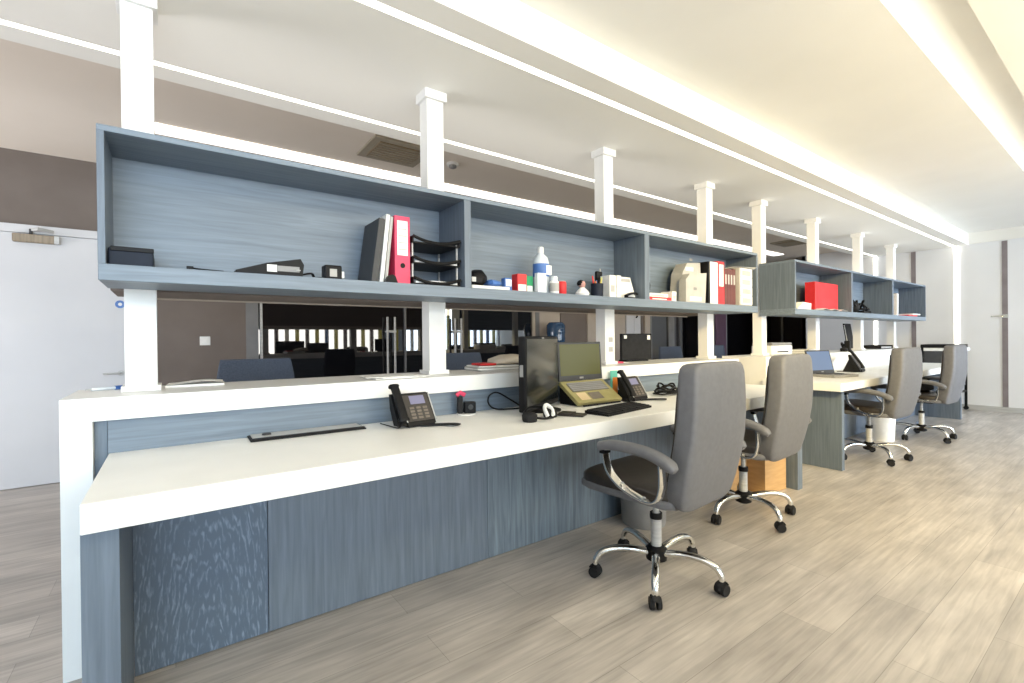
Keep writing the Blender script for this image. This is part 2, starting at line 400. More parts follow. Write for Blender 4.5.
# light switch
sw = thing('light_switch', 'white square light switch on the taupe wall', 'switch', (.258, YB, 1.16))
obj('plate', B(-.042, .042, -.010, 0, -.042, .042, .003), 'paper', sw)
obj('rocker', B(-.016, .016, -.015, -.008, -.022, .022, .002), 'paper', sw)

# smoked glass panes and their frames
def glazed(name, x0, x1, frames, label, z1=2.25):
    o = obj(name, B(x0, x1, YB + .02, YB + .04, .02, z1 - .01), 'glass'); o['kind'] = 'structure'
    for fx, fw, fm in frames:
        obj('frame_upright', B(fx, fx + fw, YB - .005, YB + .055, 0, z1), fm, o)
    return o
glazed('window_1', .60, 4.26, [(.60, .11, 'frame_grey'), (.725, .022, 'steel'), (2.27, .02, 'frame_grey'), (2.78, .03, 'frame_grey'), (4.235, .045, 'beige_wall'), (4.285, .075, 'frame_grey')], 'glass')
glazed('window_2', 6.90, 8.95, [(6.90, .05, 'frame_grey'), (7.44, .17, 'frame_grey'), (8.90, .06, 'frame_grey')], 'glass')
glazed('window_3', 9.40, 14.1, [(9.38, .05, 'frame_grey'), (11.9, .04, 'frame_grey')], 'glass')
struct('door_2', B(4.78, 5.33, YB, YB + .05, 0, 2.03), 'brown_wall')
struct('trim_9', B(5.33, 5.50, YB - .02, YB + .06, 0, 2.25), 'beige_wall')
lk = thing('locker', 'tall narrow white locker with a black knob, far wall behind the counter', 'locker', (6.45, YB + .05, 0))
obj('locker_body', B(-.19, .19, -.05, .20, 0, 2.2), 'white_door', lk)
obj('locker_door', B(-.18, .005, -.062, -.05, .03, 2.17, .002), 'white_door', lk)
obj('locker_door', B(.012, .18, -.062, -.05, .03, 2.17, .002), 'white_door', lk)
obj('knob', sweep([(.06, -.06, 1.50), (.06, -.085, 1.51), (.06, -.085, 1.60), (.06, -.06, 1.61)], .016, .012, n=8), 'black', lk)
struct('trim_10', B(6.66, 6.72, YB, YB + .05, 0, 2.25), 'brown_wall')
struct('trim_11', B(6.74, 6.88, YB - .02, YB + .06, 0, 2.25), 'beige_wall')
struct('trim_12', B(8.98, 9.38, YB - .01, YB + .06, 0, 2.25), 'purple')
def pull(x, label):
    t = thing('door_pull', label, 'door handle', (x, YB, 0))
    for dx in (-.045, .045):
        obj('pull_bar', lathe([(.013, .35), (.013, 1.42)], 12, (dx, -.045, 0)), 'steel', t, smooth=True)
    for z in (.55, 1.25):
        obj('bracket', B(-.06, .06, -.058, -.032, z - .014, z + .014, .003), 'steel', t)
    for dx in (-.045, .045):
        for z in (.55, 1.25):
            obj('stand_off', sweep([(dx, -.045, z), (dx, .0185, z)], .008, .008, n=8), 'steel', t)
pull(2.085, 'pair of upright steel pull bars on the smoked glass left of the second post')
pull(2.98, 'pair of upright steel pull bars on the smoked glass right of the second post')

# window front behind the photographer: sill, header, mullion fins (seen mirrored in the smoked glass)
struct('wall_front', B(-5, 10, -4.1, -4.0, 0, .25), 'white_wall')
struct('wall_front.001', B(-5, 10, -4.1, -4.0, 2.45, ZC), 'white_wall')
wf = obj('window_4', B(-5, 10, -4.06, -4.0, .25, .30), 'white_door'); wf['kind'] = 'structure'
x = -4.7; k = 0
while x < 9.9:
    obj('fin', B(x, x + .10, -3.82, -3.74, .30, 2.45), ('yellow', 'strip', 'yellow', 'blue', 'yellow', 'purple', 'paper')[k % 7], wf)
    x += .27; k += 1

# ceiling fittings in the corridor
def cassette(x, y, label):
    t = thing('ceiling_vent', label, 'air vent', (x, y, ZC))
    obj('vent_frame', B(-.25, .25, -.22, .22, -.018, 0, .004), 'vent_tan', t)
    obj('grille', B(-.19, .19, -.16, .16, -.026, -.016, .003), 'bronze', t)
    for i in range(7): obj('slat', B(-.18, .18, -.15 + i * .045, -.135 + i * .045, -.032, -.026), 'vent_tan', t)
cassette(1.50, 3.66, 'square brown vent in the corridor ceiling behind the second post')
cassette(8.25, 3.55, 'square brown vent in the corridor ceiling farther away, above the red box file')
sd = thing('smoke_detector', 'round smoke detector on the corridor ceiling right of the second post', 'smoke detector', (2.01, 3.63, ZC))
obj('detector_base', lathe([(.05, 0), (.055, -.012), (.05, -.02)], 24), 'paper', sd, smooth=True)
obj('sensor_head', lathe([(.034, -.02), (.032, -.038), (.018, -.045)], 24), 'mid_grey', sd, smooth=True)

# ------------------------------------------------------------------ counter, desk, posts, shelves
ZD, ZL = 0.751, 0.953
def white_frame(x0, x1, ends):
    bm = new_bm()
    pts = [(x0, ZL), (x1, ZL)]
    if ends == 2: poly = [(x0, 0), (x0, ZL), (x1, ZL), (x1, 0), (x1 - .075, 0), (x1 - .075, ZL - .081), (x0 + .083, ZL - .081), (x0 + .083, 0)]
    return prism(poly, 2.166, 2.60, 'y', bm)
ct = thing('counter', 'long white raised counter with a full-height left end, nearest the camera', 'counter', (0, 0, 0))
obj('counter_frame', white_frame(-.308, 4.02, 2), 'solid', ct)
obj('upper_panel', B(-.187, 3.943, 2.197, 2.22, .60, ZL - .083), 'wood_h_lit', ct)
obj('filler_panel', B(-.224, -.189, 2.205, 2.225, 0, ZL - .083), 'wood_v', ct)
obj('rear_panel', B(-.22, 3.94, 2.57, 2.59, 0, ZL - .083), 'wood_h_lit', ct)
ct2 = thing('counter', 'white raised counter farther away, behind the desk with the open laptop', 'counter')
obj('counter_frame', white_frame(4.505, 9.2, 2), 'solid', ct2)
obj('upper_panel', B(4.59, 9.12, 2.197, 2.22, 0, ZL - .083), 'solid', ct2)  # white stands in for oak; its pale lit look is put into the colour
obj('rear_panel', B(4.59, 9.12, 2.57, 2.59, 0, ZL - .083), 'wood_h_lit', ct2)

dk = thing('desk', 'long white-topped desk with blue-grey oak front panels, nearest the camera', 'desk')
obj('desktop', B(-.185, 3.88, 1.534, 2.195, ZD - .075, ZD, .003), 'solid', dk)
obj('end_panel', B(-.190, -.115, 1.58, 2.056, 0, ZD - .076), 'wood_v', dk)
obj('end_panel', B(3.75, 3.825, 1.58, 2.056, 0, ZD - .076), 'wood_v', dk)
for x0, x1, m in ((-.114, .296, 'wood_cath'), (.299, 1.320, 'wood_v'), (1.323, 2.36, 'wood_streak'), (2.363, 3.749, 'wood_v')):
    obj('front_panel', B(x0, x1, 2.056, 2.076, .004, ZD - .076), m, dk)
dk2 = thing('desk', 'white-topped desk with an oak end panel beyond the gap, two chairs at it', 'desk')
obj('desktop', B(4.43, 8.68, 1.534, 2.164, ZD - .068, ZD, .003), 'solid', dk2)
obj('end_panel', B(4.575, 4.63, 1.58, 2.056, 0, ZD - .069), 'wood_v', dk2)
obj('end_panel', B(8.59, 8.65, 1.58, 2.056, 0, ZD - .069), 'wood_v', dk2)
obj('front_panel', B(4.63, 8.59, 2.056, 2.076, .004, ZD - .069), 'wood_v', dk2)

POSTS = (-.097, 1.192, 2.578, 3.879, 4.844, 6.108, 7.50, 8.832)
plabel = ('white square post at the left end of the counter, in front of the white door',
          'white square post rising beside the black letter trays, second from the left end',
          'white square post behind the open olive laptop, with papers taped to it',
          'white square post behind the nearest chair, just before the end of the long shelf',
          'white square post between the long shelf and the far shelf',
          'white square post behind the red box file on the far shelf',
          'white square post behind the middle bay of the far shelf',
          'white square post nearest the end wall')
for i, x in enumerate(POSTS):
    t = thing('post', plabel[i], 'post', (x, 2.39, ZL), 0, 'white posts along the counter')
    obj('shaft', B(-.05, .05, -.045, .045, 0, ZS - ZL), 'post', t)
    obj('base_plate', B(-.062, .062, -.062, .062, 0, .022, .002), 'post', t)
    obj('cap_plate', B(-.066, .066, -.062, .062, ZS - ZL - .05, ZS - ZL, .002), 'post', t)

SB, SF, SR = 1.352, 2.05, 2.343       # shelf underside, front, back
def shelf(x0, x1, divs, label, rear, SF=SF):
    t = thing('open_shelf', label, 'shelf', (0, 0, 0))
    z0, z1, th = SB, 1.868, .021
    obj('bottom_board', B(x0, x1, SF, SR, z0, z0 + .055, .002), 'wood_h_lit', t)
    obj('top_board', B(x0, x1, SF, SR, z1 - th, z1, .002), 'wood_h_lit', t)
    for x in (x0, x1 - .02):
        obj('side_panel', B(x, x + .02, SF, SR, z0 + .055, z1 - th, .001), 'wood_v', t)
    for x, wd in divs:
        obj('divider', B(x, x + wd, SF, SR - .018, z0 + .055, z1 - th, .001), 'wood_v', t)
    obj('back_panel', B(x0 + .02, x1 - .02, SR - .018, SR, z0 + .055, z1 - th), 'wood_h_lit', t)
    if rear:
        r = obj('rear_cabinet', B(x0, x1, 2.437, 2.742, z0, z1, .002), 'brown_wall', t)
        obj('rear_lip', B(x0 + .06, x1, 2.742, 2.752, z0 - .008, z0 + .04), 'beige_wall', r)
    return t
shelf(-.194, 4.13, ((1.198, .038), (2.605, .05)), 'long blue-grey oak open shelf with three bays, nearest the camera', True)
shelf(4.745, 8.94, ((6.12, .045), (7.48, .045)), 'shorter oak open shelf farther away holding the red box file', False, 2.01)

# ------------------------------------------------------------------ office chairs
def make_chair(label, base_rot):
    t = thing('office_chair', label, 'chair', (0, 0, 0), 0, 'grey leather office chairs at the desks')
    # five-star base
    hub = obj('hub', lathe([(.030, .075), (.048, .085), (.050, .135), (.034, .15)], 20), 'black', t, smooth=True)
    for k in range(5):
        a = 0.0; ca, sa = 1.0, 0.0; turn = math.radians(72 * k + base_rot)
        pr = smoothpath([(.035, .118), (.12, .134), (.20, .136), (.262, .118), (.290, .085), (.293, .062)], 5)
        obj('base_leg', sweep([(r * ca, r * sa, z) for r, z in pr], .0175, .0145, (-sa, ca, 0), 12, taper=[1.15 - .3 * i / len(pr) for i in range(len(pr))]), 'chrome', t, smooth=True).rotation_euler = (0, 0, turn)
        sw_a = 0.7 + .9 * k
        bm = new_bm()
        cx, cy_ = .293 * ca, .293 * sa; dx, dy = math.cos(sw_a), math.sin(sw_a); nx, ny = -dy, dx
        ring = [(.027 * math.cos(q), .027 * math.sin(q)) for q in [2 * math.pi * j / 18 for j in range(18)]]
        for s in (-1, 1):
            A = [bm.verts.new((cx + dx * u + nx * s * .007, cy_ + dy * u + ny * s * .007, .027 + v)) for u, v in ring]
            Bv = [bm.verts.new((cx + dx * u * .93 + nx * s * .024, cy_ + dy * u * .93 + ny * s * .024, .027 + v * .93)) for u, v in ring]
            for j in range(18): bm.faces.new((A[j], A[(j + 1) % 18], Bv[(j + 1) % 18], Bv[j]))
            bm.faces.new(A); bm.faces.new(Bv)
        # hood over the twin wheels
        path = [(cx + dx * .029 * math.cos(q), cy_ + dy * .029 * math.cos(q), .029 + .031 * math.sin(q)) for q in [math.pi * (j / 8) * 0.85 for j in range(9)]]
        sweep(path, .017, .004, (nx, ny, 0), 8, bm)
        lathe([(.013, .054), (.013, .066)], 10, (cx, cy_, 0), bm)
        obj('caster', bm, 'soft_black', t, smooth=True).rotation_euler = (0, 0, turn)
    obj('gas_column', lathe([(.025, .13), (.025, .285), (.027, .287), (.027, .305), (.0135, .307), (.0135, .43)], 20), 'steel', t, smooth=True)
    obj('column_collar', lathe([(.0285, .278), (.0295, .29), (.0285, .306)], 20), 'black', t, smooth=True)
    obj('tilt_mechanism', B(-.085, .085, -.12, .10, .395, .432, .01), 'black', t)
    obj('tilt_lever', sweep([(.06, .02, .41), (.20, .02, .405), (.265, .02, .398)], .007, .006, n=8), 'black', t)
    # seat
    S = []
    for y, hw, hz, zc in ((-.215, .20, .020, .468), (-.20, .225, .040, .468), (-.15, .243, .047, .466), (0, .25, .047, .468), (.15, .25, .047, .474), (.225, .243, .045, .474), (.262, .22, .036, .468), (.278, .18, .018, .462)):
        S.append(((0, y, zc), (1, 0, 0), (0, 0, 1), hw, hz, 4.0))
    obj('seat', loft(S, 36), 'brown_leather', t, smooth=True)
    S = []
    for y, hw in ((-.225, .215), (-.19, .247), (0, .256), (.20, .256), (.265, .23), (.282, .19)):
        S.append(((0, y, .44), (1, 0, 0), (0, 0, 1), hw, .024, 5.0))
    obj('seat_shell', loft(S, 36), 'grey_leather', t, smooth=True)
    # tall padded back
    def back_y(z): 
        q = (z - .44) / .60
        return -.215 - .065 * q - .03 * math.sin(q * math.pi)
    def back_secs(zlist, grow, off, half):
        out = []
        for z, w_, k in zlist:
            e = .01; ty = (back_y(z + e) - back_y(z - e)) / (2 * e)
            nrm = Vector((0, 1, -ty)).normalized()
            out.append((Vector((0, back_y(z), z)) + nrm * off, (1, 0, 0), nrm, (w_ + grow) * k, half * min(1, k * 1.0 if k < .99 else 1), 6.0))
        return out
    zl = ((.425, .205, .86), (.435, .212, .95), (.455, .220, 1), (.52, .232, 1), (.62, .240, 1), (.72, .238, 1), (.82, .232, 1), (.92, .224, 1), (.985, .218, 1), (1.012, .214, .97), (1.026, .21, .90), (1.032, .205, .78))
    obj('backrest', loft(back_secs(zl, 0, -.005, .052), 44), 'grey_leather', t, smooth=True)
    zl2 = ((.50, .19, .9), (.52, .20, 1), (.70, .205, 1), (.90, .195, 1), (.97, .185, .95), (.985, .18, .8))
    obj('back_cushion', loft(back_secs(zl2, 0, .038, .028), 40), 'brown_leather', t, smooth=True)
    # arms: padded rest on a polished strap
    for s in (-1, 1):
        x_ = s * .300
        strap = smoothpath([(x_, .062, .630), (x_, .058, .585), (x_, .035, .528), (x_, -.02, .482), (x_, -.09, .456), (x_, -.16, .444), (x_, -.205, .460), (x_, -.224, .508), (x_, -.226, .56), (x_, -.224, .612)], 5)
        st = obj('arm_strap', sweep(strap, .022, .006, (1, 0, 0), 10, power=5), 'chrome', t, smooth=True)
        for yb, zb in ((-.03, .486), (-.14, .448)):
            bo = obj('bolt', lathe([(.008, 0), (.008, .004), (.004, .006)], 10), 'steel', st, smooth=True); bo.location = (x_, yb, zb + .005)
        for zb in (.51, .575):
            bo = obj('bolt', lathe([(.008, 0), (.008, .004), (.004, .006)], 10), 'steel', st, smooth=True); bo.location = (x_, -.219, zb); bo.rotation_euler = (math.radians(-90), 0, 0)
        obj('strap_collar', B(x_ - .024, x_ + .024, .048, .076, .606, .632, .003), 'black', st)
        pad = smoothpath([(x_, -.285, .592), (x_, -.245, .618), (x_, -.17, .642), (x_, -.07, .651), (x_, .02, .648), (x_, .068, .638), (x_, .092, .630)], 5)
        n_ = len(pad)
        obj('arm_pad', sweep(pad, .031, .022, (1, 0, 0), 14, power=3, taper=[.55 + .45 * min(1, i / 3, (n_ - 1 - i) / 3) for i in range(n_)]), 'grey_leather', t, smooth=True)
    bmr = new_bm()
    for s in (-1, 1):
        sweep([(s * .20, -.06, .418), (s * .296, -.09, .446)], .02, .006, (0, 1, 0), 8, bmr, power=4)
    obj('arm_bracket', bmr, 'chrome', t)
    return t
ch = make_chair('grey high-backed office chair nearest the camera, rolled up to the long desk', -4)
ch.location = (1.87, 1.42, .001); ch.rotation_euler = (0, 0, math.radians(4))
def turn_base(r, deg):
    for c in r.children:
        if c.name.startswith(('base_leg', 'caster')): c.rotation_euler.z += math.radians(deg)
turn_base(dup(ch, (2.975, 1.58, 0), math.radians(3), 'second grey office chair from the camera, in front of the cardboard box'), -38)
turn_base(dup(ch, (5.27, 1.60, 0), math.radians(-4), 'grey office chair at the far desk beside the white waste bin'), -52)
turn_base(dup(ch, (6.74, 1.56, 0), math.radians(-3), 'farthest grey office chair, black bag on its seat, near the end wall'), -44)

for c in ch.children:
    if c.name.startswith('arm_'): c.location.z = .022

# low-backed visitor chairs on the corridor side
def make_visitor(label):
    t = thing('visitor_chair', label, 'chair', (0, 0, 0), 0, 'slate blue chairs behind the counter')
    S = [((0, -.22 - .06 * q, .50 + .53 * q), (1, 0, 0), (0, 1, .12), .20 + .035 * math.sin(q * 3) * (1 if q < .97 else .8), .024 if 0 < q < 1 else .012, 5) for q in (0, .04, .2, .5, .8, .94, .985, 1)]
    obj('backrest', loft(S, 32), 'blue_fabric', t, smooth=True)
    S = [((0, y, .45), (1, 0, 0), (0, 0, 1), hw, .035, 4) for y, hw in ((-.24, .17), (-.22, .21), (0, .24), (.2, .235), (.25, .19))]
    obj('seat', loft(S, 32), 'blue_fabric', t, smooth=True)
    for sx in (-1, 1):
        for y_ in (-.20, .20):
            obj('leg', sweep([(sx * .19, y_, .42), (sx * .225, y_ * 1.15, 0)], .012, .012, n=10), 'chrome', t, smooth=True)
        obj('back_stay', sweep([(sx * .15, -.20, .43), (sx * .15, -.25, .62)], .012, .006, n=8), 'steel', t)
    return t
v = make_visitor('slate blue chair behind the counter between the first and second posts')
VIS = ((.45, 3.20, 180, ''), (2.0, 3.30, 176, 'slate blue chair behind the counter right of the second post, by the stacked papers'),
       (5.15, 3.40, 178, 'dark blue chair behind the counter between the third and fourth posts'),
       (6.25, 3.42, 182, 'dark blue chair behind the counter between the fourth and fifth posts'))
v.location = (VIS[0][0], VIS[0][1], .002); v.rotation_euler = (0, 0, math.radians(VIS[0][2]))
for x_, y_, a_, l_ in VIS[1:]: dup(v, (x_, y_, 0), math.radians(a_), l_)

# ------------------------------------------------------------------ desk things
def desk_phone(label, loc, rz):
    t = thing('desk_phone', label, 'telephone', loc, rz); t.scale = (.93, .93, .82)
    # wedge body: front low, back high (local +y is the back)
    th = math.radians(58); c_, s_ = math.cos(th), math.sin(th)
    prof = [(-.075, .012), (-.070, .028), (.012, .172), (.030, .176), (.040, .160), (-.040, .012)]
    obj('phone_body', prism(prof, -.045, .105), 'black', t)
    obj('phone_stand', prism([(.026, .15), (.085, .004), (.085, 0), (-.07, 0), (-.075, .012), (-.04, .012), (.012, .13)], -.04, .10), 'soft_black', t)
    obj('edge_trim', prism([(-.072, .030), (.011, .176), (.016, .176), (-.067, .030)], .1045, .110), 'steel', t)
    obj('edge_trim', prism([(-.072, .030), (.011, .176), (.016, .176), (-.067, .030)], -.050, -.0445), 'steel', t)
    def face(u, q, lift=.0015):  # u across, q along the slope 0..1
        y = -.070 + q * .082; z = .028 + q * .144
        return Vector((u, y - lift * .87, z + lift * .5))
    def pad(name, u0, u1, q0, q1, m, lift):
        bm = new_bm()
        low = [bm.verts.new(face(u, q, 0)) for u, q in ((u0, q0), (u1, q0), (u1, q1), (u0, q1))]
        hi = [bm.verts.new(face(u, q, lift)) for u, q in ((u0, q0), (u1, q0), (u1, q1), (u0, q1))]
        for k in range(4): bm.faces.new((low[k], low[(k + 1) % 4], hi[(k + 1) % 4], hi[k]))
        bm.faces.new(hi); bm.faces.new(low)
        return obj(name, bm, m, t)
    pad('face_plate', -.040, .100, .03, .97, 'phone_face', .002)
    pad('display', -.005, .075, .62, .92, 'lcd', .004)
    for r in range(4):
        for k in range(3):
            pad('key', -.018 + k * .036, .006 + k * .036, .10 + r * .115, .175 + r * .115, 'keys', .0045)
    hs = smoothpath([(-.075, -.085, .045), (-.075, -.078, .075), (-.075, -.045, .13), (-.075, .002, .205), (-.075, .022, .222)], 4)
    n_ = len(hs)
    h = obj('handset', sweep(hs, .024, .014, (1, 0, 0), 12, power=3.5, taper=[1.12 if (i < 3 or i > n_ - 4) else .85 for i in range(n_)]), 'black', t, smooth=True)
    obj('cradle', prism([(-.070, .012), (-.055, .05), (.014, .178), (.030, .178), (.02, .10), (-.02, .012)], -.096, -.05), 'black', t)
    obj('handset_cord', sweep(smoothpath([(-.075, -.075, .032), (-.09, -.06, .006), (-.10, .04, .006), (-.10, .12, .005)], 6), .003, .003, n=8), 'black', t)
    return t
p1 = desk_phone('black desk telephone with lit display, on the desk left of the monitor', (.885, 2.03, ZD), math.radians(4))
fl = obj('handset_rest', sweep(smoothpath([(.02, -.07, .006), (.10, -.115, .007), (.145, -.165, .010), (.155, -.195, .010)], 5), .006, .022, (0, 0, 1), 10), 'soft_black', p1)
p2 = desk_phone('black desk telephone beside the keyboard, behind the nearest chair', (2.34, 1.97, ZD), math.radians(4))
obj('handset_rest', sweep(smoothpath([(.02, -.07, .006), (.08, -.10, .007), (.13, -.16, .010), (.15, -.19, .010)], 5), .006, .022, (0, 0, 1), 10), 'soft_black', p2)
p3 = desk_phone('black telephone beside the laptop on the far desk', (6.02, 1.96, ZD), math.radians(8)); p3.scale = (1.15, 1.1, 1.05)

# flush cable hatch in the desktop
t = thing('cable_hatch', 'flat silver cable hatch with dark edges in the desktop, at left', 'cable hatch', (.47, 2.13, ZD), math.radians(-1))
obj('hatch_frame', B(-.225, .225, -.065, .06, 0, .006, .002), 'soft_black', t)
obj('hatch_lid', B(-.215, .215, -.045, .055, .006, .011, .002), 'steel', t)
obj('finger_lip', B(-.22, .22, -.066, -.046, .004, .012, .003), 'black', t)
obj('latch', lathe([(.018, .011), (.016, .017)], 18, (-.16, .01, 0)), 'dark_grey', t, smooth=True)

# little camera on a white saucer
co = obj('coaster', lathe([(.05, 0), (.05, .005)], 28), 'paper', None, (1.245, 2.135, ZD), smooth=True); tag(co, 'thin round white coaster under the small black webcam', 'coaster')
t = thing('webcam', 'small black webcam with a pink bow, right of the phone', 'webcam', (1.245, 2.135, ZD + .001), math.radians(-20))
obj('camera_body', B(-.012, .050, -.02, .02, .006, .066, .006), 'black', t)
obj('lens', sweep([(.02, -.02, .04), (.02, -.026, .04)], .014, .014, n=18), 'screen', t)
obj('stem', B(-.045, -.018, -.014, .014, .006, .095, .005), 'soft_black', t)
obj('clip', sweep([(-.05, -.005, .10), (-.03, 0, .115), (-.005, -.005, .10)], .012, .008, n=8), 'pink', t, smooth=True)
t = obj('power_cable', sweep(smoothpath([(1.60, 2.10, ZD + .006), (1.50, 2.12, ZD + .006), (1.43, 2.14, ZD + .012), (1.395, 2.15, ZD + .045), (1.41, 2.16, ZD + .085), (1.47, 2.17, ZD + .095), (1.55, 2.16, ZD + .05), (1.62, 2.15, ZD + .006)], 6), .0045, .0045, n=8), 'black', smooth=True)
tag(t, 'looped black cable on the desk behind the monitor', 'cable')

# monitor
t = thing('monitor', 'black widescreen monitor turned sideways on the long desk', 'monitor', (1.635, 1.985, ZD), math.radians(28))
obj('stand_foot', lathe([(.105, 0), (.105, .008), (.06, .016)], 28), 'black', t, smooth=True)
obj('stand_neck', B(-.03, .03, .035, .055, .012, .18, .006), 'black', t)
obj('housing', B(-.235, .235, -.01, .03, .018, .405, .008), 'black', t)
obj('screen_panel', B(-.219, .219, -.0125, -.009, .048, .39), 'screen', t)
obj('logo_mark', B(-.014, .014, -.0125, -.0095, .392, .400), 'mid_grey', t)
obj('bezel_chin', B(-.230, .230, -.014, -.009, .020, .044, .003), 'soft_black', t)
obj('side_port', B(-.243, -.238, 0, .018, .20, .26, .001), 'mid_grey', t)

# clutter at the foot of the monitor
t = thing('headset', 'tangled black headset with a white clip at the foot of the monitor', 'headset', (1.44, 1.775, ZD), math.radians(14)); t.scale = (1.08, 1.08, 1.08)
obj('headband', sweep(smoothpath([(-.07, 0, .02), (-.075, .02, .035), (-.02, .038, .05), (.05, .034, .045), (.085, .01, .03)], 6), .012, .006, n=8), 'black', t, smooth=True)
for sx in (-.07, .085):
    obj('ear_cup', lathe([(.030, 0), (.034, .01), (.034, .03), (.022, .04)], 20, (sx, -.005, 0)), 'soft_black', t, smooth=True)
obj('clip', sweep(smoothpath([(.03, -.03, .012), (.035, -.01, .045), (.06, .0, .058), (.075, -.02, .04), (.06, -.04, .015)], 5), .010, .008, n=8), 'paper', t, smooth=True)
obj('boom', sweep(smoothpath([(-.07, -.02, .02), (-.03, -.055, .012), (.03, -.06, .01)], 5), .005, .005, n=8), 'black', t, smooth=True)
t = thing('laptop_stand', 'black sloping stand beneath the open olive laptop', 'laptop stand', (1.88, 1.950, ZD), 0)
obj('stand_body', prism([(.035, 0), (.035, .012), (.160, .096), (.172, .092), (.172, 0)], .01, .345), 'black', t)
obj('front_stop', B(.02, .33, -.024, -.010, .0, .010, .003), 'soft_black', t)
t = thing('wallet', 'dark brown folded wallet lying on the desk in front of the headset', 'wallet', (1.645, 1.755, ZD), math.radians(-60))
obj('cover', B(-.068, .068, -.040, .040, 0, .010, .004), 'brown_leather', t)
obj('flap', B(-.064, .010, -.038, .038, .010, .016, .003), 'brown_leather', t)

def laptop(label, loc, rz, w, d, lid, tilt, base_m, key_m, scr_m, slope=0.0, mark=True):
    t = thing('laptop', label, 'laptop', loc, rz)
    cs, ss = math.cos(slope), math.sin(slope)
    def wedge(x0, x1, y0, y1, z0, z1, bev=0):
        bm = B(x0, x1, y0, y1, z0, z1, bev)
        for v in bm.verts:
            y, z = v.co.y, v.co.z
            v.co.y, v.co.z = y * cs - z * ss, y * ss + z * cs
        return bm
    obj('base', wedge(0, w, 0, d, 0, .024, .004), base_m, t)
    kb = obj('keyboard_deck', wedge(.03, w - .03, d * .48, d - .03, .024, .026), key_m, t)
    for r in range(5):
        obj('key_row', wedge(.036, w - .036, d * .50 + r * (d * .40 / 5), d * .50 + (r + .8) * (d * .40 / 5), .026, .0285, .0008), 'mid_grey' if base_m == 'gold' else 'dark_grey', kb)
    obj('trackpad', wedge(w * .36, w * .62, .02, d * .40, .024, .0255), key_m, t)
    hy, hz = d * cs - .024 * ss, d * ss + .024 * cs
    ct_, st_ = math.cos(tilt), math.sin(tilt)
    def lidbox(x0, x1, a0, a1, f0, f1, bev=0):
        """a along the lid from the hinge, f: 0 front face .. back"""
        bm = B(x0, x1, f0, f1, a0, a1, bev)
        for v in bm.verts:
            y, z = v.co.y, v.co.z
            v.co.y, v.co.z = hy + y * ct_ + z * st_, hz - y * st_ + z * ct_
        return bm
    L_ = obj('lid', lidbox(0, w, 0, lid, 0, .012, .003), 'dark_grey', t)
    obj('display', lidbox(.014, w - .014, .032, lid - .014, -.0015, .001), scr_m, L_)
    if mark: obj('badge', lidbox(w / 2 - .016, w / 2 + .016, .010, .022, -.0015, .001), 'mid_grey', L_)
    return t
l1 = laptop('open olive-gold laptop tilted up on a dock, facing the nearest chair', (1.872, 1.955, ZD + .004), math.radians(-1), .362, .200, .237, math.radians(4), 'gold', 'keys', 'olive_screen', math.radians(33.5))
obj('palm_sticker', prism([(.04, .02), (.115, .02), (.115, .085), (.04, .085)], .0245, .0262, 'z'), 'tape', l1).rotation_euler = (math.radians(33.5), 0, 0)
laptop('silver laptop with a blue screen open on the far desk', (4.99, 1.78, ZD), math.radians(-15), .34, .23, .235, math.radians(14), 'mid_grey', 'dark_grey', 'blue_screen', 0.0)

t = thing('keyboard', 'dark low-profile keyboard lying in front of the olive laptop', 'keyboard', (1.955, 1.715, ZD), math.radians(9))
obj('case', prism([(-.072, 0), (-.072, .010), (.072, .018), (.072, 0)], -.215, .215), 'black', t)
for r in range(5):
    kr = new_bm()
    n_ = 15 if r else 6
    wk = .42 / n_
    for k in range(n_):
        box(kr, -.209 + k * wk, -.209 + (k + .88) * wk, -.066 + r * .0265, -.066 + r * .0265 + .023, .0105 + r * .0015, .0165 + r * .0016)
    ko = obj('key_row', kr, 'soft_black', t); ko['kind'] = 'stuff'
t = thing('telephone_cable', 'heap of black cable on the desk behind the second telephone', 'cable', (2.73, 1.98, ZD))
pts = []
for k in range(46):
    a = k * .62; r = .10 - .0009 * k
    pts.append((r * math.cos(a) * 1.1, r * math.sin(a) * .7, .007 + .0016 * k * (1 if k % 3 else .7)))
obj('coil', sweep(smoothpath(pts, 3), .006, .006, n=7), 'black', t, smooth=True)
obj('plug', B(.08, .17, -.05, -.025, 0, .02, .004), 'black', t)
t = thing('card_holder', 'small black card holder behind the second telephone', 'card holder', (2.37, 2.115, ZD), math.radians(-15))
obj('holder', B(-.03, .03, -.02, .02, 0, .05, .004), 'black', t)
for nm, bb, m_, lab in (('teal_card', (-.020, .034, .022, .026, 0, .175), 'teal', 'teal card standing behind the second telephone'), ('orange_card', (-.034, .002, -.028, -.024, 0, .135), 'orange', 'orange card standing in front of the small black card holder')):
    o = obj(nm, B(*bb), m_, None, (2.37, 2.115, ZD)); o.rotation_euler = (0, 0, math.radians(-15)); tag(o, lab, 'card')

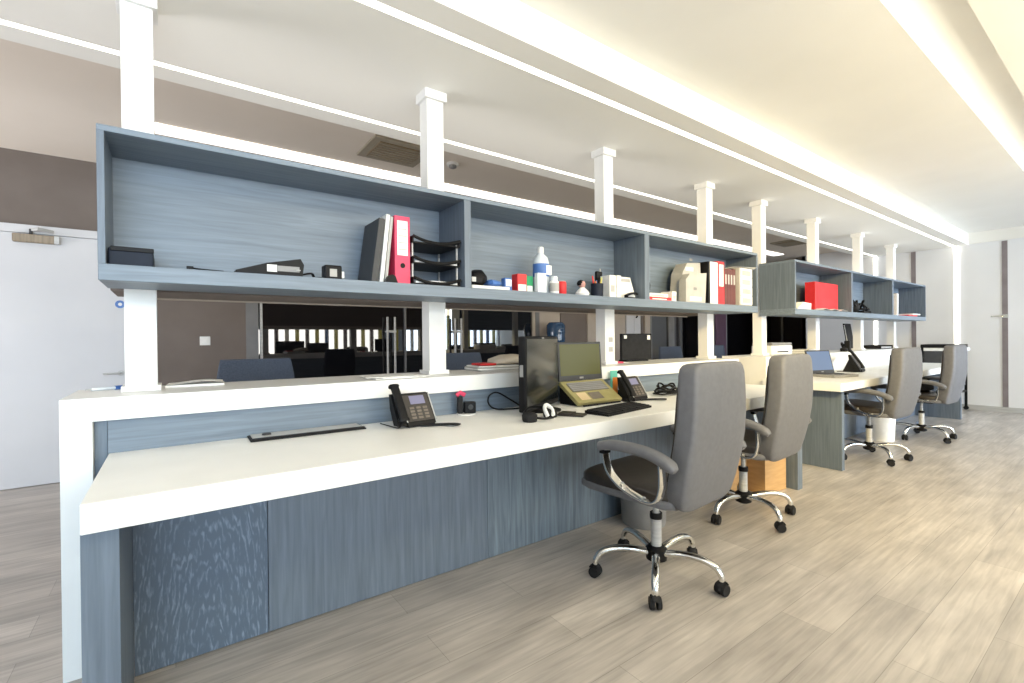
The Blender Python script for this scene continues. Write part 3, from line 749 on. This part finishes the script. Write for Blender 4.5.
# ------------------------------------------------------------------ things on the ledge
t = thing('pen', 'blue pen with clear cap at the left end of the counter', 'pen', (-.20, 2.50, ZL + .008), math.radians(28))
obj('barrel', sweep([(-.065, 0, 0), (.04, 0, 0), (.062, 0, 0)], .0065, .0065, n=10), 'clear', t, smooth=True)
obj('cap', sweep([(.012, 0, 0), (.05, 0, 0)], .0085, .0085, n=10), 'blue', t, smooth=True)
obj('tip', sweep([(-.085, 0, 0), (-.064, 0, 0)], .003, .003, n=8), 'steel', t)
t = thing('notepad', 'open white notepad with a raised top sheet, right of the first post', 'notepad', (.085, 2.475, ZL), math.radians(-4))
obj('pad', B(-.105, .105, -.06, .06, 0, .010, .001), 'paper', t)
S = [((x_, 0, .012 + .010 * math.sin((x_ + .1) * 12) ** 2), (0, 1, 0), (0, 0, 1), .058, .0010, 6) for x_ in [(-.10 + .02 * k) for k in range(11)]]
obj('top_sheet', loft(S, 16), 'paper', t, smooth=True)
t = thing('paper_sheets', 'loose white papers lying on the counter left of the second post', 'papers', (.93, 2.30, ZL), math.radians(-3))
for k, (dx, dy, a_) in enumerate(((0, 0, 0), (.02, .01, .12), (-.03, .015, -.1))):
    o = obj('sheet', B(-.13, .13, -.09, .09, 0, .003), 'paper', t); o.location = (dx, dy, .0032 * k); o.rotation_euler = (0, 0, a_)
t = thing('paper_stack', 'low stack of papers on the counter behind the monitor', 'papers', (1.62, 2.44, ZL), math.radians(-5))
for k in range(4):
    o = obj('paper_wad', B(-.14, .14, -.10, .10, 0, .0075, .001), 'paper' if k % 2 else 'grey_card', t)
    o.location = (rnd.uniform(-.012, .012), rnd.uniform(-.01, .01), .0078 * k); o.rotation_euler = (0, 0, rnd.uniform(-.08, .08))
o = obj('red_pouch', B(-.135, -.03, -.10, .03, .0335, .046, .004), 'red', None, (1.62, 2.44, ZL)); o.rotation_euler = (0, 0, math.radians(-5)); tag(o, 'flat red pouch lying on the papers beside the second post', 'pouch')
o = obj('document_wallet', loft([((.100 + dx, 0, .035 + hz), (0, 1, 0), (0, 0, 1), hy, hz, 3) for dx, hy, hz in ((-.12, .04, .008), (-.09, .09, .018), (-.02, .105, .028), (.05, .10, .03), (.08, .09, .026), (.10, .05, .012))], 24), 'envelope', None, (1.62, 2.44, ZL), smooth=True); o.rotation_euler = (0, 0, math.radians(-5)); tag(o, 'puffy cream document wallet on the papers behind the monitor', 'wallet')
t = thing('monitor', 'dark grey monitor seen from behind on the counter, two white stickers on its back', 'monitor', (3.08, 2.52, ZL), math.radians(-6))
obj('housing', B(-.165, .165, -.015, .015, .012, .225, .005), 'soft_black', t)
obj('stand_foot', B(-.12, .12, -.02, .075, 0, .012, .003), 'black', t)
obj('sticker', B(-.145, -.115, -.0165, -.014, .185, .212), 'paper', t)
obj('sticker', B(.112, .145, -.0165, -.014, .175, .212), 'paper', t)
t = thing('sticky_pad', 'small pink sticky note pad on the counter right of the third post', 'sticky notes', (2.735, 2.42, ZL), math.radians(-10))
obj('pad', B(-.035, .035, -.035, .035, 0, .012, .001), 'pink', t)
obj('loose_note', B(.02, .09, -.03, .035, 0, .004), 'paper', t)
t = thing('glue_stick', 'white glue stick standing on the counter beside the third post', 'glue stick', (2.76, 2.53, ZL))
obj('tube', lathe([(.012, 0), (.012, .062)], 16), 'paper', t, smooth=True)
obj('cap', lathe([(.0125, .062), (.0125, .085), (.010, .088)], 16), 'mid_grey', t, smooth=True)
t = obj('taped_note', B(2.545, 2.622, 2.3435, 2.345, 1.02, 1.17), 'paper'); tag(t, 'white printed note taped to the third post behind the laptop', 'note')
for z0 in (1.115, 1.045):
    obj('picture', B(2.562, 2.605, 2.3428, 2.3436, z0, z0 + .035), 'grey_card', t)
t = thing('desk_printer', 'white and grey printer on the far counter, seen against the dark glass', 'printer', (5.28, 2.46, ZL), math.radians(-3))
obj('printer_body', B(-.22, .20, -.10, .12, 0, .095, .010), 'paper', t)
obj('printer_lid', B(-.21, .19, -.10, .12, .097, .125, .008), 'mid_grey', t)
obj('paper_slot', B(-.11, .11, -.102, -.09, .022, .034), 'black', t)
t = thing('paper_stack', 'grey stack of brochures on the far counter in front of the printer', 'papers', (5.72, 2.34, ZL), math.radians(6))
for k in range(5):
    o = obj('brochure', B(-.11, .11, -.08, .08, 0, .009, .001), 'paper' if k % 2 else 'grey_card', t); o.location = (0, 0, .0092 * k); o.rotation_euler = (0, 0, rnd.uniform(-.1, .1))
t = thing('headset', 'black headset lying on the far counter right of the post behind the red box file', 'headset', (6.78, 2.30, ZL), math.radians(14))
obj('headband', sweep(smoothpath([(-.13, 0, .03), (-.12, .02, .075), (-.04, .03, .105), (.05, .03, .09), (.10, 0, .04)], 6), .012, .007, (0, 1, 0), 8), 'black', t, smooth=True)
for sx in (-.13, .10): obj('ear_cup', lathe([(.036, 0), (.04, .01), (.04, .035), (.026, .045)], 20, (sx, 0, 0)), 'soft_black', t, smooth=True)
obj('receiver', B(.0, .075, -.05, .01, 0, .13, .01), 'black', t)
t = thing('photo_frame', 'tall black picture frame leaning on the far counter behind the headset', 'picture frame', (7.62, 2.52, ZL))
obj('frame_board', prism([(-.012, 0), (.008, 0), (.058, .36), (.040, .36)], -.10, .13), 'black', t)
obj('mount', prism([(-.014, .02), (-.012, .02), (.036, .34), (.034, .34)], -.125, -.098), 'paper', t)
t = thing('letter_tray', 'flat dark letter tray on the far counter by the post nearest the end wall', 'letter tray', (8.35, 2.44, ZL))
bm = new_bm(); box(bm, -.25, .25, -.13, .13, 0, .008)
for a in ((-.25, -.242, -.13, .13), (.242, .25, -.13, .13), (-.25, .25, .122, .13)): box(bm, a[0], a[1], a[2], a[3], .008, .05)
obj('tray', bm, 'soft_black', t)
tag(obj('papers', B(-.23, .23, -.12, .11, .0095, .028), 'grey_card', None, (8.35, 2.44, ZL)), 'grey papers lying in the flat dark tray on the far counter', 'papers')
t = thing('equipment_cart', 'black trolley with a white top beyond the far chairs, by the end wall', 'trolley', (9.56, 1.94, 0))
obj('frame', B(-.26, .26, -.22, .22, .95, 1.00, .006), 'black', t)
obj('white_tray', B(-.25, .25, -.25, .20, .90, .95, .01), 'paper', t)
for sx in (-.24, .24):
    for y_ in (-.20, .20): obj('leg', B(sx - .015, sx + .015, y_ - .015, y_ + .015, .03, .95), 'black', t)
obj('lower_shelf', B(-.25, .25, -.21, .21, .28, .30), 'black', t)
for sx in (-.24, .24):
    for y_ in (-.20, .20): obj('wheel', sweep([(sx - .012, y_, .03), (sx + .012, y_, .03)], .03, .03, n=16), 'soft_black', t, smooth=True)
obj('side_panel', B(-.24, -.225, -.19, .19, .52, .90), 'dark_grey', t)

# water dispenser by the back wall
t = thing('water_dispenser', 'water dispenser with a dark blue bottle against the beige wall behind the monitor', 'water dispenser', (4.46, 5.08, 0))
obj('cabinet', B(-.16, .16, -.16, .16, 0, 1.02, .02), 'mid_grey', t)
obj('bottle', lathe([(.05, 1.02), (.06, 1.06), (.13, 1.10), (.135, 1.15), (.128, 1.19), (.135, 1.23), (.135, 1.34), (.10, 1.38)], 28), 'water', t, smooth=True)
obj('tap_panel', B(-.12, .12, -.17, -.155, .74, .96, .004), 'black', t)
for sx in (-.05, .05): obj('tap', sweep([(sx, -.165, .88), (sx, -.20, .88), (sx, -.205, .85)], .012, .012, n=8), 'steel', t, smooth=True)

# ------------------------------------------------------------------ things on the long shelf
SZ = SB + .055
t = thing('document_tray', 'navy document tray lying at the left end of the long shelf', 'tray', (-.105, 2.18, SZ))
obj('tray_body', B(-.066, .055, -.09, .12, 0, .062, .004), 'navy', t)
obj('tray_lip', B(-.060, .058, -.094, -.086, .05, .066, .002), 'black', t)
t = thing('luggage_strap', 'thin flat black strap lying on the shelf left of the wedge-shaped case', 'strap', (.12, 2.12, SZ))
obj('strap', sweep([(-.06, .02, .014), (-.02, .0, .008), (.045, -.012, .004)], .012, .004, (0, 1, 0), 8), 'black', t)
obj('buckle', B(-.072, -.05, .004, .034, 0, .020, .002), 'black', t)
t = thing('equipment_case', 'black wedge-shaped case with a silver label, on the shelf', 'case', (.33, 2.12, SZ))
obj('case_body', prism([(-.13, .0), (-.128, .012), (-.02, .048), (.105, .074), (.118, .05), (.112, 0)], -.04, .05, 'y'), 'black', t)
obj('silver_label', B(-.020, .016, -.0418, -.039, .014, .042), 'paper', t)
obj('side_band', B(.018, .100, -.0412, -.039, .018, .040), 'mid_grey', t)
obj('zip', B(-.11, .11, -.0412, -.039, .006, .009), 'mid_grey', t)
obj('latch', lathe([(.009, 0), (.009, .004)], 14, (0, 0, 0)), 'steel', t).location = (.095, -.042, .024)
t.children[-1].rotation_euler = (math.pi / 2, 0, 0)
obj('carry_strap', sweep(smoothpath([(.11, 0, .012), (.15, -.02, .02), (.17, .01, .008), (.20, .0, .006)], 5), .008, .004, (0, 1, 0), 8), 'black', t)
t = thing('charger', 'small black square charger with a white plug on the shelf', 'charger', (.575, 2.12, SZ))
obj('charger_body', B(-.042, .03, -.03, .03, 0, .062, .006), 'black', t)
obj('label', B(-.022, .008, -.0315, -.0295, .012, .045), 'grey_card', t)
obj('plug', B(.028, .045, -.012, .012, .01, .040, .003), 'paper', t)
def binder(name, label, x, wd, h, dpt, m, m_lab=None, lean=0.0, z0=None, y=2.09, holes=True, cat='binder', group=None):
    """lever-arch file standing spine out; lean tilts the top to +x"""
    t = thing(name, label, cat, (x, y, SZ), 0, group)
    t.rotation_euler = (0, lean, 0); t.location.z += wd * math.sin(lean)
    bm = new_bm(); box(bm, 0, .004, 0, dpt, 0, h, .001); box(bm, wd - .004, wd, 0, dpt, 0, h, .001)
    obj('cover', bm, m, t)
    obj('spine', B(.0005, wd - .0005, -.001, .004, 0, h, .002), m, t)
    obj('pages', B(.006, wd - .006, .008, dpt - .006, .006, h - .012), 'paper', t)
    if m_lab:
        obj('spine_label', B(wd * .16, wd * .84, -.0022, .0, h * .42, h * .93), m_lab, t)
        if m == 'pink':
            for k in range(4): obj('label_line', B(wd * .22, wd * .78, -.0028, -.002, h * (.50 + k * .10), h * (.515 + k * .10)), 'grey_card', t)
    if holes:
        r = obj('finger_hole', lathe([(wd * .16, 0), (wd * .16, .0015)], 18), 'black', t); r.location = (wd / 2, -.001, h * .27); r.rotation_euler = (math.pi / 2, 0, 0)
    return t
binder('folder', 'dark grey folder leaning between the charger and the white files', .733, .030, .295, .20, 'dark_grey', None, math.radians(8), holes=False, cat='folder')
binder('folder', 'white cardboard folder leaning against the crimson binder', .772, .018, .318, .21, 'paper', None, math.radians(6.5), holes=False, cat='folder')
binder('folder', 'pale grey plastic folder between the white folder and the crimson binder', .795, .014, .31, .20, 'grey_card', None, math.radians(6), holes=False, cat='folder')
binder('lever_arch_binder', 'crimson lever arch binder with a pink spine label in the left bay', .846, .076, .318, .23, 'pink', 'paper')
o = obj('bulldog_clip', prism([(-.03, 0), (.03, 0), (.018, .03), (.004, .036), (-.014, .028)], -.012, .012, 'y'), 'black', None, (.815, 2.065, SZ))
tag(o, 'small black bulldog clip at the foot of the crimson binder', 'clip')
t = thing('letter_tray_stack', 'stack of three black letter trays with papers in the left bay', 'letter trays', (.93, 2.075, SZ))
for k in range(3):
    z = .004 + k * .098
    bm = new_bm()
    box(bm, 0, .255, .0, .235, z, z + .005)
    for a in ((0, .005, 0, .235), (.25, .255, 0, .235), (0, .255, .23, .235)): box(bm, a[0], a[1], a[2], a[3], z + .005, z + .032)
    S = smoothpath([(0, -.004, z + .03), (.06, -.004, z + .012), (.128, -.004, z + .006), (.19, -.004, z + .012), (.255, -.004, z + .03)], 5)
    tr = obj('tray', bm, 'black', t)
    obj('front_lip', sweep(S, .006, .008, (0, 1, 0), 8), 'black', tr)
    if k < 2: tag(obj('papers', B(.015, .24, .006, .225, z + .006, z + .019 - .006 * k), 'paper', None, (.93, 2.075, SZ + .001)), 'white papers in the %s black letter tray' % ('bottom', 'middle')[k], 'papers', 'papers in the letter trays')
for xx, yy in ((.004, .02), (.246, .02), (.004, .215), (.246, .215)):
    obj('riser', B(xx, xx + .006, yy, yy + .01, .004, .215), 'steel', t)
# middle bay
o = obj('papers', B(-.085, .15, -.07, .08, 0, .016, .001), 'paper', None, (1.335, 2.135, SZ)); tag(o, 'thin pile of papers under the black cap in the middle bay', 'papers')
t = thing('cap', 'black folded cap on papers, left end of the middle bay', 'cap', (1.335, 2.135, SZ + .0145))
obj('crown', loft([((x_, 0, .05), (0, 1, 0), (0, .2, 1), hy, hz, 2.6) for x_, hy, hz in ((-.075, .02, .012), (-.06, .05, .03), (-.03, .06, .042), (.0, .055, .045), (.03, .03, .02))], 24), 'black', t, smooth=True)
obj('brim', sweep(smoothpath([(-.085, -.03, .03), (-.07, -.055, .03), (-.02, -.06, .028)], 5), .014, .004, (0, 0, 1), 8), 'soft_black', t)
obj('buckle', B(-.083, -.058, -.064, -.058, .02, .045, .002), 'steel', t)
o = obj('cloth', loft([((x_, -.01, .038), (0, 1, 0), (0, 0, 1), hy, hz, 2.4) for x_, hy, hz in ((.037, .03, .010), (.05, .05, .0185), (.08, .045, .0185), (.115, .03, .014), (.13, .01, .006))], 24), 'blue', None, (1.335, 2.135, SZ + .001), smooth=True); tag(o, 'crumpled blue cloth right of the black cap', 'cloth')
def carton(name, label, x, wd, h, dpt, m, m2, y=2.10, cat='box'):
    t = thing(name, label, cat, (x, y, SZ))
    obj('carton', B(0, wd, 0, dpt, 0, h, .001), m, t)
    obj('front_label', B(wd * .06, wd * .94, -.001, .001, h * .06, h * .42), m2, t)
    obj('end_flap', B(-.0008, .001, dpt * .06, dpt * .94, h * .08, h * .92), m, t)
    return t
o = obj('tissue_pack', B(0, .05, 0, .04, 0, .075, .006), 'blue', None, (1.489, 2.115, SZ)); tag(o, 'blue and white tissue pack left of the red medicine carton', 'packet')
obj('pack_label', B(.006, .044, -.001, .002, .028, .066), 'clear', o)
carton('carton', 'small red and white carton in the middle bay', 1.565, .064, .100, .055, 'red', 'paper')
carton('carton', 'small green and white carton beside the red carton', 1.645, .045, .095, .055, 'green', 'paper', 2.12)
t = thing('water_bottle', 'large clear spray bottle with a blue label standing in the middle bay', 'bottle', (1.80, 2.18, SZ))
obj('bottle_body', lathe([(.044, 0), (.049, .006), (.049, .190), (.042, .22), (.020, .242), (.017, .252)], 28), 'clear', t, smooth=True)
obj('bottle_label', lathe([(.0495, .105), (.0498, .11), (.0498, .178), (.0495, .182)], 28), 'blue', t, smooth=True)
obj('label_patch', B(.0, .042, -.0515, -.034, .115, .172, .003), 'paper', t)
obj('bottle_cap', lathe([(.018, .25), (.018, .282), (.014, .286)], 20), 'paper', t, smooth=True)
o = carton('carton', 'pale mint carton standing in front of the clear bottle', 1.690, .062, .112, .03, 'clear', 'paper', 2.075)
t = thing('pill_bottle', 'small white bottle right of the tall clear bottle', 'bottle', (1.835, 2.10, SZ))
obj('bottle_body', lathe([(.026, 0), (.028, .005), (.028, .068), (.018, .082)], 22), 'paper', t, smooth=True)
obj('bottle_cap', lathe([(.020, .080), (.020, .100), (.017, .103)], 22), 'clear', t, smooth=True)
obj('bottle_label', lathe([(.0284, .014), (.0286, .018), (.0286, .058), (.0284, .062)], 22), 'grey_card', t, smooth=True)
t = thing('drink_can', 'small red can standing right of the white bottle', 'can', (1.895, 2.10, SZ))
obj('can_body', lathe([(.022, 0), (.027, .006), (.027, .068), (.022, .076)], 24), 'red', t, smooth=True)
obj('can_rim', lathe([(.022, .075), (.023, .079), (.019, .080)], 24), 'steel', t, smooth=True)
t = thing('figurine', 'small white seated figurine with a dark head left of the pen cup', 'figurine', (2.085, 2.12, SZ))
obj('figure_body', loft([((0, 0, z), (1, 0, 0), (0, 1, 0), hx, hx * .8, 2.2) for z, hx in ((0, .04), (.015, .048), (.035, .036), (.05, .018), (.056, .012))], 22), 'paper', t, smooth=True)
obj('figure_head', loft([((-.004, 0, z), (1, 0, 0), (0, 1, 0), hx, hx, 2) for z, hx in ((.052, .010), (.062, .020), (.076, .023), (.09, .018), (.097, .006))], 20), 'skin', t, smooth=True)
obj('figure_hair', loft([((-.008, .006, z), (1, 0, 0), (0, 1, 0), hx, hx, 2) for z, hx in ((.066, .022), (.08, .025), (.094, .019), (.101, .006))], 20), 'black', t, smooth=True)
t = thing('pen_cup', 'black pen cup standing left of the white cartons in the middle bay', 'pen cup', (2.215, 2.12, SZ))
obj('cup', lathe([(.034, 0), (.038, .004), (.040, .085), (.036, .085), (.034, .010)], 24), 'navy', t, smooth=True)
for k in range(7):
    a = k * 2 * math.pi / 7; m_ = ('orange', 'blue', 'orange', 'red', 'orange', 'black', 'yellow')[k]
    ca, sa = math.cos(a), math.sin(a); zt = .10 + .012 * (k % 4)
    f_ = lambda z: (.017 + (z - .016) / .09 * .010)
    p_ = obj('pen', sweep([(f_(z) * ca, f_(z) * sa, z) for z in (.016, zt - .012, zt - .003, zt)], .0050, .0050, n=8, taper=(1, 1, .9, .5)), m_, None, (2.215, 2.12, SZ + .001), smooth=True)
    tag(p_, m_ + ' pen standing in the black pen cup of the middle bay', 'pen', 'pens in the black pen cup')
def plain_box(name, label, cat, b6, m, m2, loc, group=None):
    """small closed carton with a lid seam and a printed patch"""
    t = thing(name, label, cat, loc, 0, group); x0, x1, y0, y1, z0, z1 = b6
    obj('box_body', B(x0, x1, y0, y1, z0, z0 + (z1 - z0) * .8, .0015), m, t)
    obj('lid', B(x0 - .0006, x1 + .0006, y0 - .0006, y1, z0 + (z1 - z0) * .8, z1, .0015), m, t)
    obj('label', B(x0 + (x1 - x0) * .2, x1 - (x1 - x0) * .2, y0 - .0010, y0 + .001, z0 + (z1 - z0) * .25, z0 + (z1 - z0) * .55), m2, t)
plain_box('carton', 'white upright carton right beside the pen cup', 'box', (0, .06, 0, .08, 0, .145), 'paper', 'grey_card', (2.30, 2.09, SZ))
plain_box('carton', 'narrow white upright carton touching the desk calendar', 'box', (0, .040, 0, .07, 0, .147), 'paper', 'clear', (2.364, 2.085, SZ))
t = thing('cordless_phone', 'black cordless handset standing behind the white cartons', 'telephone', (2.33, 2.215, SZ))
obj('handset', B(-.028, .028, -.012, .012, .02, .185, .008), 'black', t)
obj('charging_cradle', B(-.036, .036, -.022, .022, 0, .022, .006), 'soft_black', t)
obj('aerial', lathe([(.006, .18), (.004, .205)], 10, (.018, .004, 0)), 'grey_card', t, smooth=True)
t = thing('desk_calendar', 'white desk calendar standing as a tent next to the divider', 'calendar', (2.425, 2.10, SZ))
obj('calendar_leaf', prism([(0, 0), (.004, 0), (.052, .15), (.048, .152)], 0, .145), 'paper', t)
obj('calendar_back', prism([(.10, 0), (.104, 0), (.054, .152), (.050, .15)], 0, .145), 'grey_card', t)
obj('calendar_header', prism([(.0365, .117), (.038, .117), (.0445, .140), (.043, .140)], .012, .133), 'grey_card', t)
t = thing('stapler', 'black stapler lying in front of the desk calendar', 'stapler', (2.49, 2.072, SZ), math.radians(10))
obj('stapler_base', B(-.07, .065, -.014, .014, 0, .008, .003), 'black', t)
obj('stapler_arm', sweep(smoothpath([(-.07, 0, .012), (-.02, 0, .028), (.04, 0, .036), (.065, 0, .030)], 5), .013, .008, (0, 1, 0), 10, power=3), 'black', t, smooth=True)
# right bay
t = thing('ornament', 'small black looped ornament standing on a white box in the right bay', 'ornament', (2.745, 2.14, SZ + .0545))
obj('loop', sweep(smoothpath([(-.012, 0, .012), (-.018, 0, .05), (.004, 0, .085), (.022, 0, .06), (.016, 0, .02)], 6), .009, .007, n=8), 'black', t, smooth=True)
obj('foot', lathe([(.022, 0), (.020, .012)], 16), 'dark_grey', t, smooth=True)
plain_box('flat_box', 'flat red box at the bottom of the pile, left of the right bay', 'box', (0, .27, 0, .16, 0, .024), 'red', 'paper', (2.675, 2.085, SZ))
plain_box('flat_box', 'flat white box lying on the red box in the right bay', 'box', (0, .25, .01, .16, 0, .026), 'paper', 'grey_card', (2.675, 2.085, SZ + .026))
plain_box('carton', 'small white carton at the end of the flat red box', 'box', (0, .05, 0, .10, 0, .072), 'paper', 'grey_card', (2.95, 2.080, SZ))
def mag_file(label, loc, poly, t_, lab):
    t = thing('magazine_file', label, 'magazine file', loc, 0, 'grey magazine files in the right bay')
    obj('file_body', prism(poly, 0, t_, 'y'), 'grey_card', t)
    obj('papers', prism([(x * .9 + .02, z * .93 + .008) for x, z in poly], .006, t_ - .006, 'y'), 'paper', t) if False else None
    obj('file_label', B(lab[0], lab[1], -.0015, .001, lab[2], lab[3]), 'paper', t)
    obj('finger_tab', B(lab[0] + .05, lab[0] + .09, -.0012, .001, lab[3] + .05, lab[3] + .07), 'mid_grey', t)
mag_file('shorter pale grey magazine file in front, in the right bay', (3.11, 2.075, SZ), [(0, 0), (.255, 0), (.275, .235), (.055, .215), (.004, .17)], .06, (.05, .20, .012, .045))
mag_file('taller pale grey magazine file behind the shorter one in the right bay', (3.11, 2.142, SZ), [(.03, 0), (.312, 0), (.295, .325), (.12, .31), (.06, .23)], .10, (.10, .20, .25, .28))
binder('lever_arch_binder', 'slim black binder right of the grey magazine files', 3.432, .024, .335, .22, 'black', None, 0, holes=False)
binder('lever_arch_binder', 'white binder between the slim black and red binders', 3.460, .108, .335, .22, 'paper', None, 0, holes=False)
binder('lever_arch_binder', 'red binder with a white spine label in the right bay', 3.572, .092, .348, .22, 'red', 'paper', 0, holes=False)
for k in range(4):
    t = thing('box_file', ('maroon file touching the red binder, first of four', 'second maroon file from the red binder', 'third maroon file from the red binder', 'maroon file touching the grey drawer box')[k], 'file', (3.668 + k * .043, 2.09, SZ), 0, 'maroon files in the right bay')
    obj('file_case', B(0, .041, .0, .2, 0, .295 + .006 * (k % 2), .002), 'maroon', t)
    obj('spine_tag', B(.010, .031, -.001, .001, .17, .25), 'grey_card', t)
t = thing('archive_box', 'grey drawer box with printed labels at the right end of the long shelf', 'drawer box', (3.85, 2.058, SZ))
obj('box_body', B(0, .20, .004, .24, 0, .315, .003), 'grey_card', t)
for k in range(4):
    dr = obj('drawer', B(.008, .192, -.004, .006, .008 + k * .077, .08 + k * .077, .002), 'paper', t)
    obj('drawer_label', B(.03, .165, -.0055, -.0035, .02 + k * .077, .062 + k * .077), 'grey_card', dr)
o = obj('folded_paper', sweep([(-.02, .06, .322), (.08, .04, .327), (.19, .0, .324), (.222, -.03, .320)], .05, .005, (0, 1, 0), 8), 'paper', None, (3.85, 2.08, SZ)); tag(o, 'folded white papers on top of the grey drawer box', 'papers')

# ------------------------------------------------------------------ things on the far shelf
t = thing('paper_stack', 'loose white papers at the left end of the far shelf', 'papers', (4.98, 2.08, SZ))
for k in range(4):
    o = obj('paper_wad', B(-.13, .16, -.05, .10, 0, .016, .002), 'paper', t); o.location = (.02 * k, 0, .0165 * k); o.rotation_euler = (0, 0, .05 * k)
t = thing('box_file', 'bright red box file lying upright in the left bay of the far shelf', 'box file', (5.43, 2.045, SZ))
obj('file_case', B(-.0, .58, .06, .16, 0, .305, .003), 'red', t)
obj('file_spine', B(.578, .586, .06, .16, .0, .305, .002), 'red', t)
obj('spine_tag', B(.585, .59, .08, .14, .10, .24), 'tape', t)
for k, dx in enumerate((0, .22, .45)):
    o = obj('crumpled_paper', sweep([(dx - .1, 0, .004), (dx - .03, 0, .018), (dx + .06, .0, .010), (dx + .10, 0, .004)], .05, .003, (0, 1, 0), 8), 'paper', None, (5.45, 2.05, SZ))
    tag(o, ('left', 'middle', 'right')[k] + ' one of three curled white papers before the red box file', 'paper', 'curled papers before the red box file')
t = thing('cable_heap', 'black tangled headset cables in the middle bay of the far shelf', 'cables', (6.75, 2.15, SZ))
for k in range(4):
    pts = [(-.22 + .14 * k + .05 * math.cos(j * 1.1 + k), .05 * math.sin(j * 1.3 + k), .03 + .028 * j * (1 if j % 2 else .55)) for j in range(6)]
    obj('cable', sweep(smoothpath(pts, 5), .014, .014, n=8), 'black', t, smooth=True)
obj('ear_cup', loft([((-.16 + .02 * j, 0, .05 + .015 * j), (0, 1, 0), (-.5, 0, 1), r_, r_, 2) for j, r_ in enumerate((.02, .05, .055, .05, .02))], 18), 'soft_black', t, smooth=True)
obj('adapter', B(.10, .34, -.03, .05, 0, .045, .008), 'black', t)
t = thing('book', 'white-spined book standing in the right bay of the far shelf', 'book', (7.92, 2.08, SZ)); t.rotation_euler = (0, math.radians(3), 0); t.location.z += .003
obj('cover', B(.0, .055, 0, .17, 0, .30, .002), 'paper', t); obj('pages', B(.008, .047, .004, .173, .004, .296), 'grey_card', t)
t = thing('book', 'red-backed book leaning by the divider in the right bay of the far shelf', 'book', (7.60, 2.07, SZ))
obj('cover', B(.0, .04, 0, .17, 0, .29, .002), 'pink', t); obj('pages', B(.006, .034, .004, .173, .004, .286), 'paper', t)
t = thing('red_folder', 'flat red folder with white papers at the right end of the far shelf', 'folder', (8.50, 2.10, SZ))
obj('cover', B(-.20, .20, -.05, .16, 0, .022, .003), 'red', t)
obj('papers', B(-.05, .30, -.06, .10, .022, .042, .002), 'paper', t)

# ------------------------------------------------------------------ under the desks
def bin_(label, loc, m, r, h):
    t = thing('waste_bin', label, 'bin', loc)
    obj('bin_body', lathe([(r * .86, 0), (r * .88, .006), (r, h), (r - .006, h), (r * .85, .012)], 36), m, t, smooth=True)
    obj('bin_rim', lathe([(r + .002, h - .008), (r + .005, h), (r + .002, h + .006), (r - .008, h + .006), (r - .008, h - .004)], 36), 'mid_grey', t, smooth=True)
bin_('grey round waste bin under the long desk behind the nearest chair', (2.36, 1.885, 0), 'mid_grey', .15, .34)
bin_('white round waste bin under the far desk', (6.28, 1.80, 0), 'paper', .135, .32)
t = thing('cardboard_box', 'brown cardboard box sealed with tape under the end of the long desk', 'box', (3.60, 1.82, 0), math.radians(-5))
obj('carton', B(-.135, .135, -.16, .16, 0, .27, .002), 'cardboard', t)
obj('tape_strip', B(-.137, -.1345, -.02, .02, .06, .268), 'tape', t)
obj('tape_strip', B(-.136, .136, -.02, .02, .2695, .2715), 'tape', t)
t = thing('cardboard_box', 'darker cardboard box standing left of the taped box under the desk', 'box', (3.345, 1.925, 0), math.radians(4))
obj('carton', B(-.10, .10, -.10, .12, 0, .25, .002), 'cardboard', t)
obj('top_flap', B(-.10, .10, -.10, -.002, .2505, .2535), 'cardboard', t)
# black bag on the farthest chair
t = thing('handbag', 'black soft bag lying on the seat of the farthest office chair', 'bag', (6.76, 1.60, .522), math.radians(-11))
obj('bag_body', loft([((0, 0, z), (1, 0, 0), (0, 1, 0), hx, hy, 3) for z, hx, hy in ((0, .13, .09), (.02, .17, .12), (.08, .165, .11), (.12, .13, .08), (.14, .06, .03))], 26), 'soft_black', t, smooth=True)
obj('strap', sweep(smoothpath([(-.10, -.03, .11), (-.05, -.10, .145), (.05, -.10, .145), (.10, -.03, .11)], 6), .012, .005, (0, 1, 0), 8), 'black', t, smooth=True)
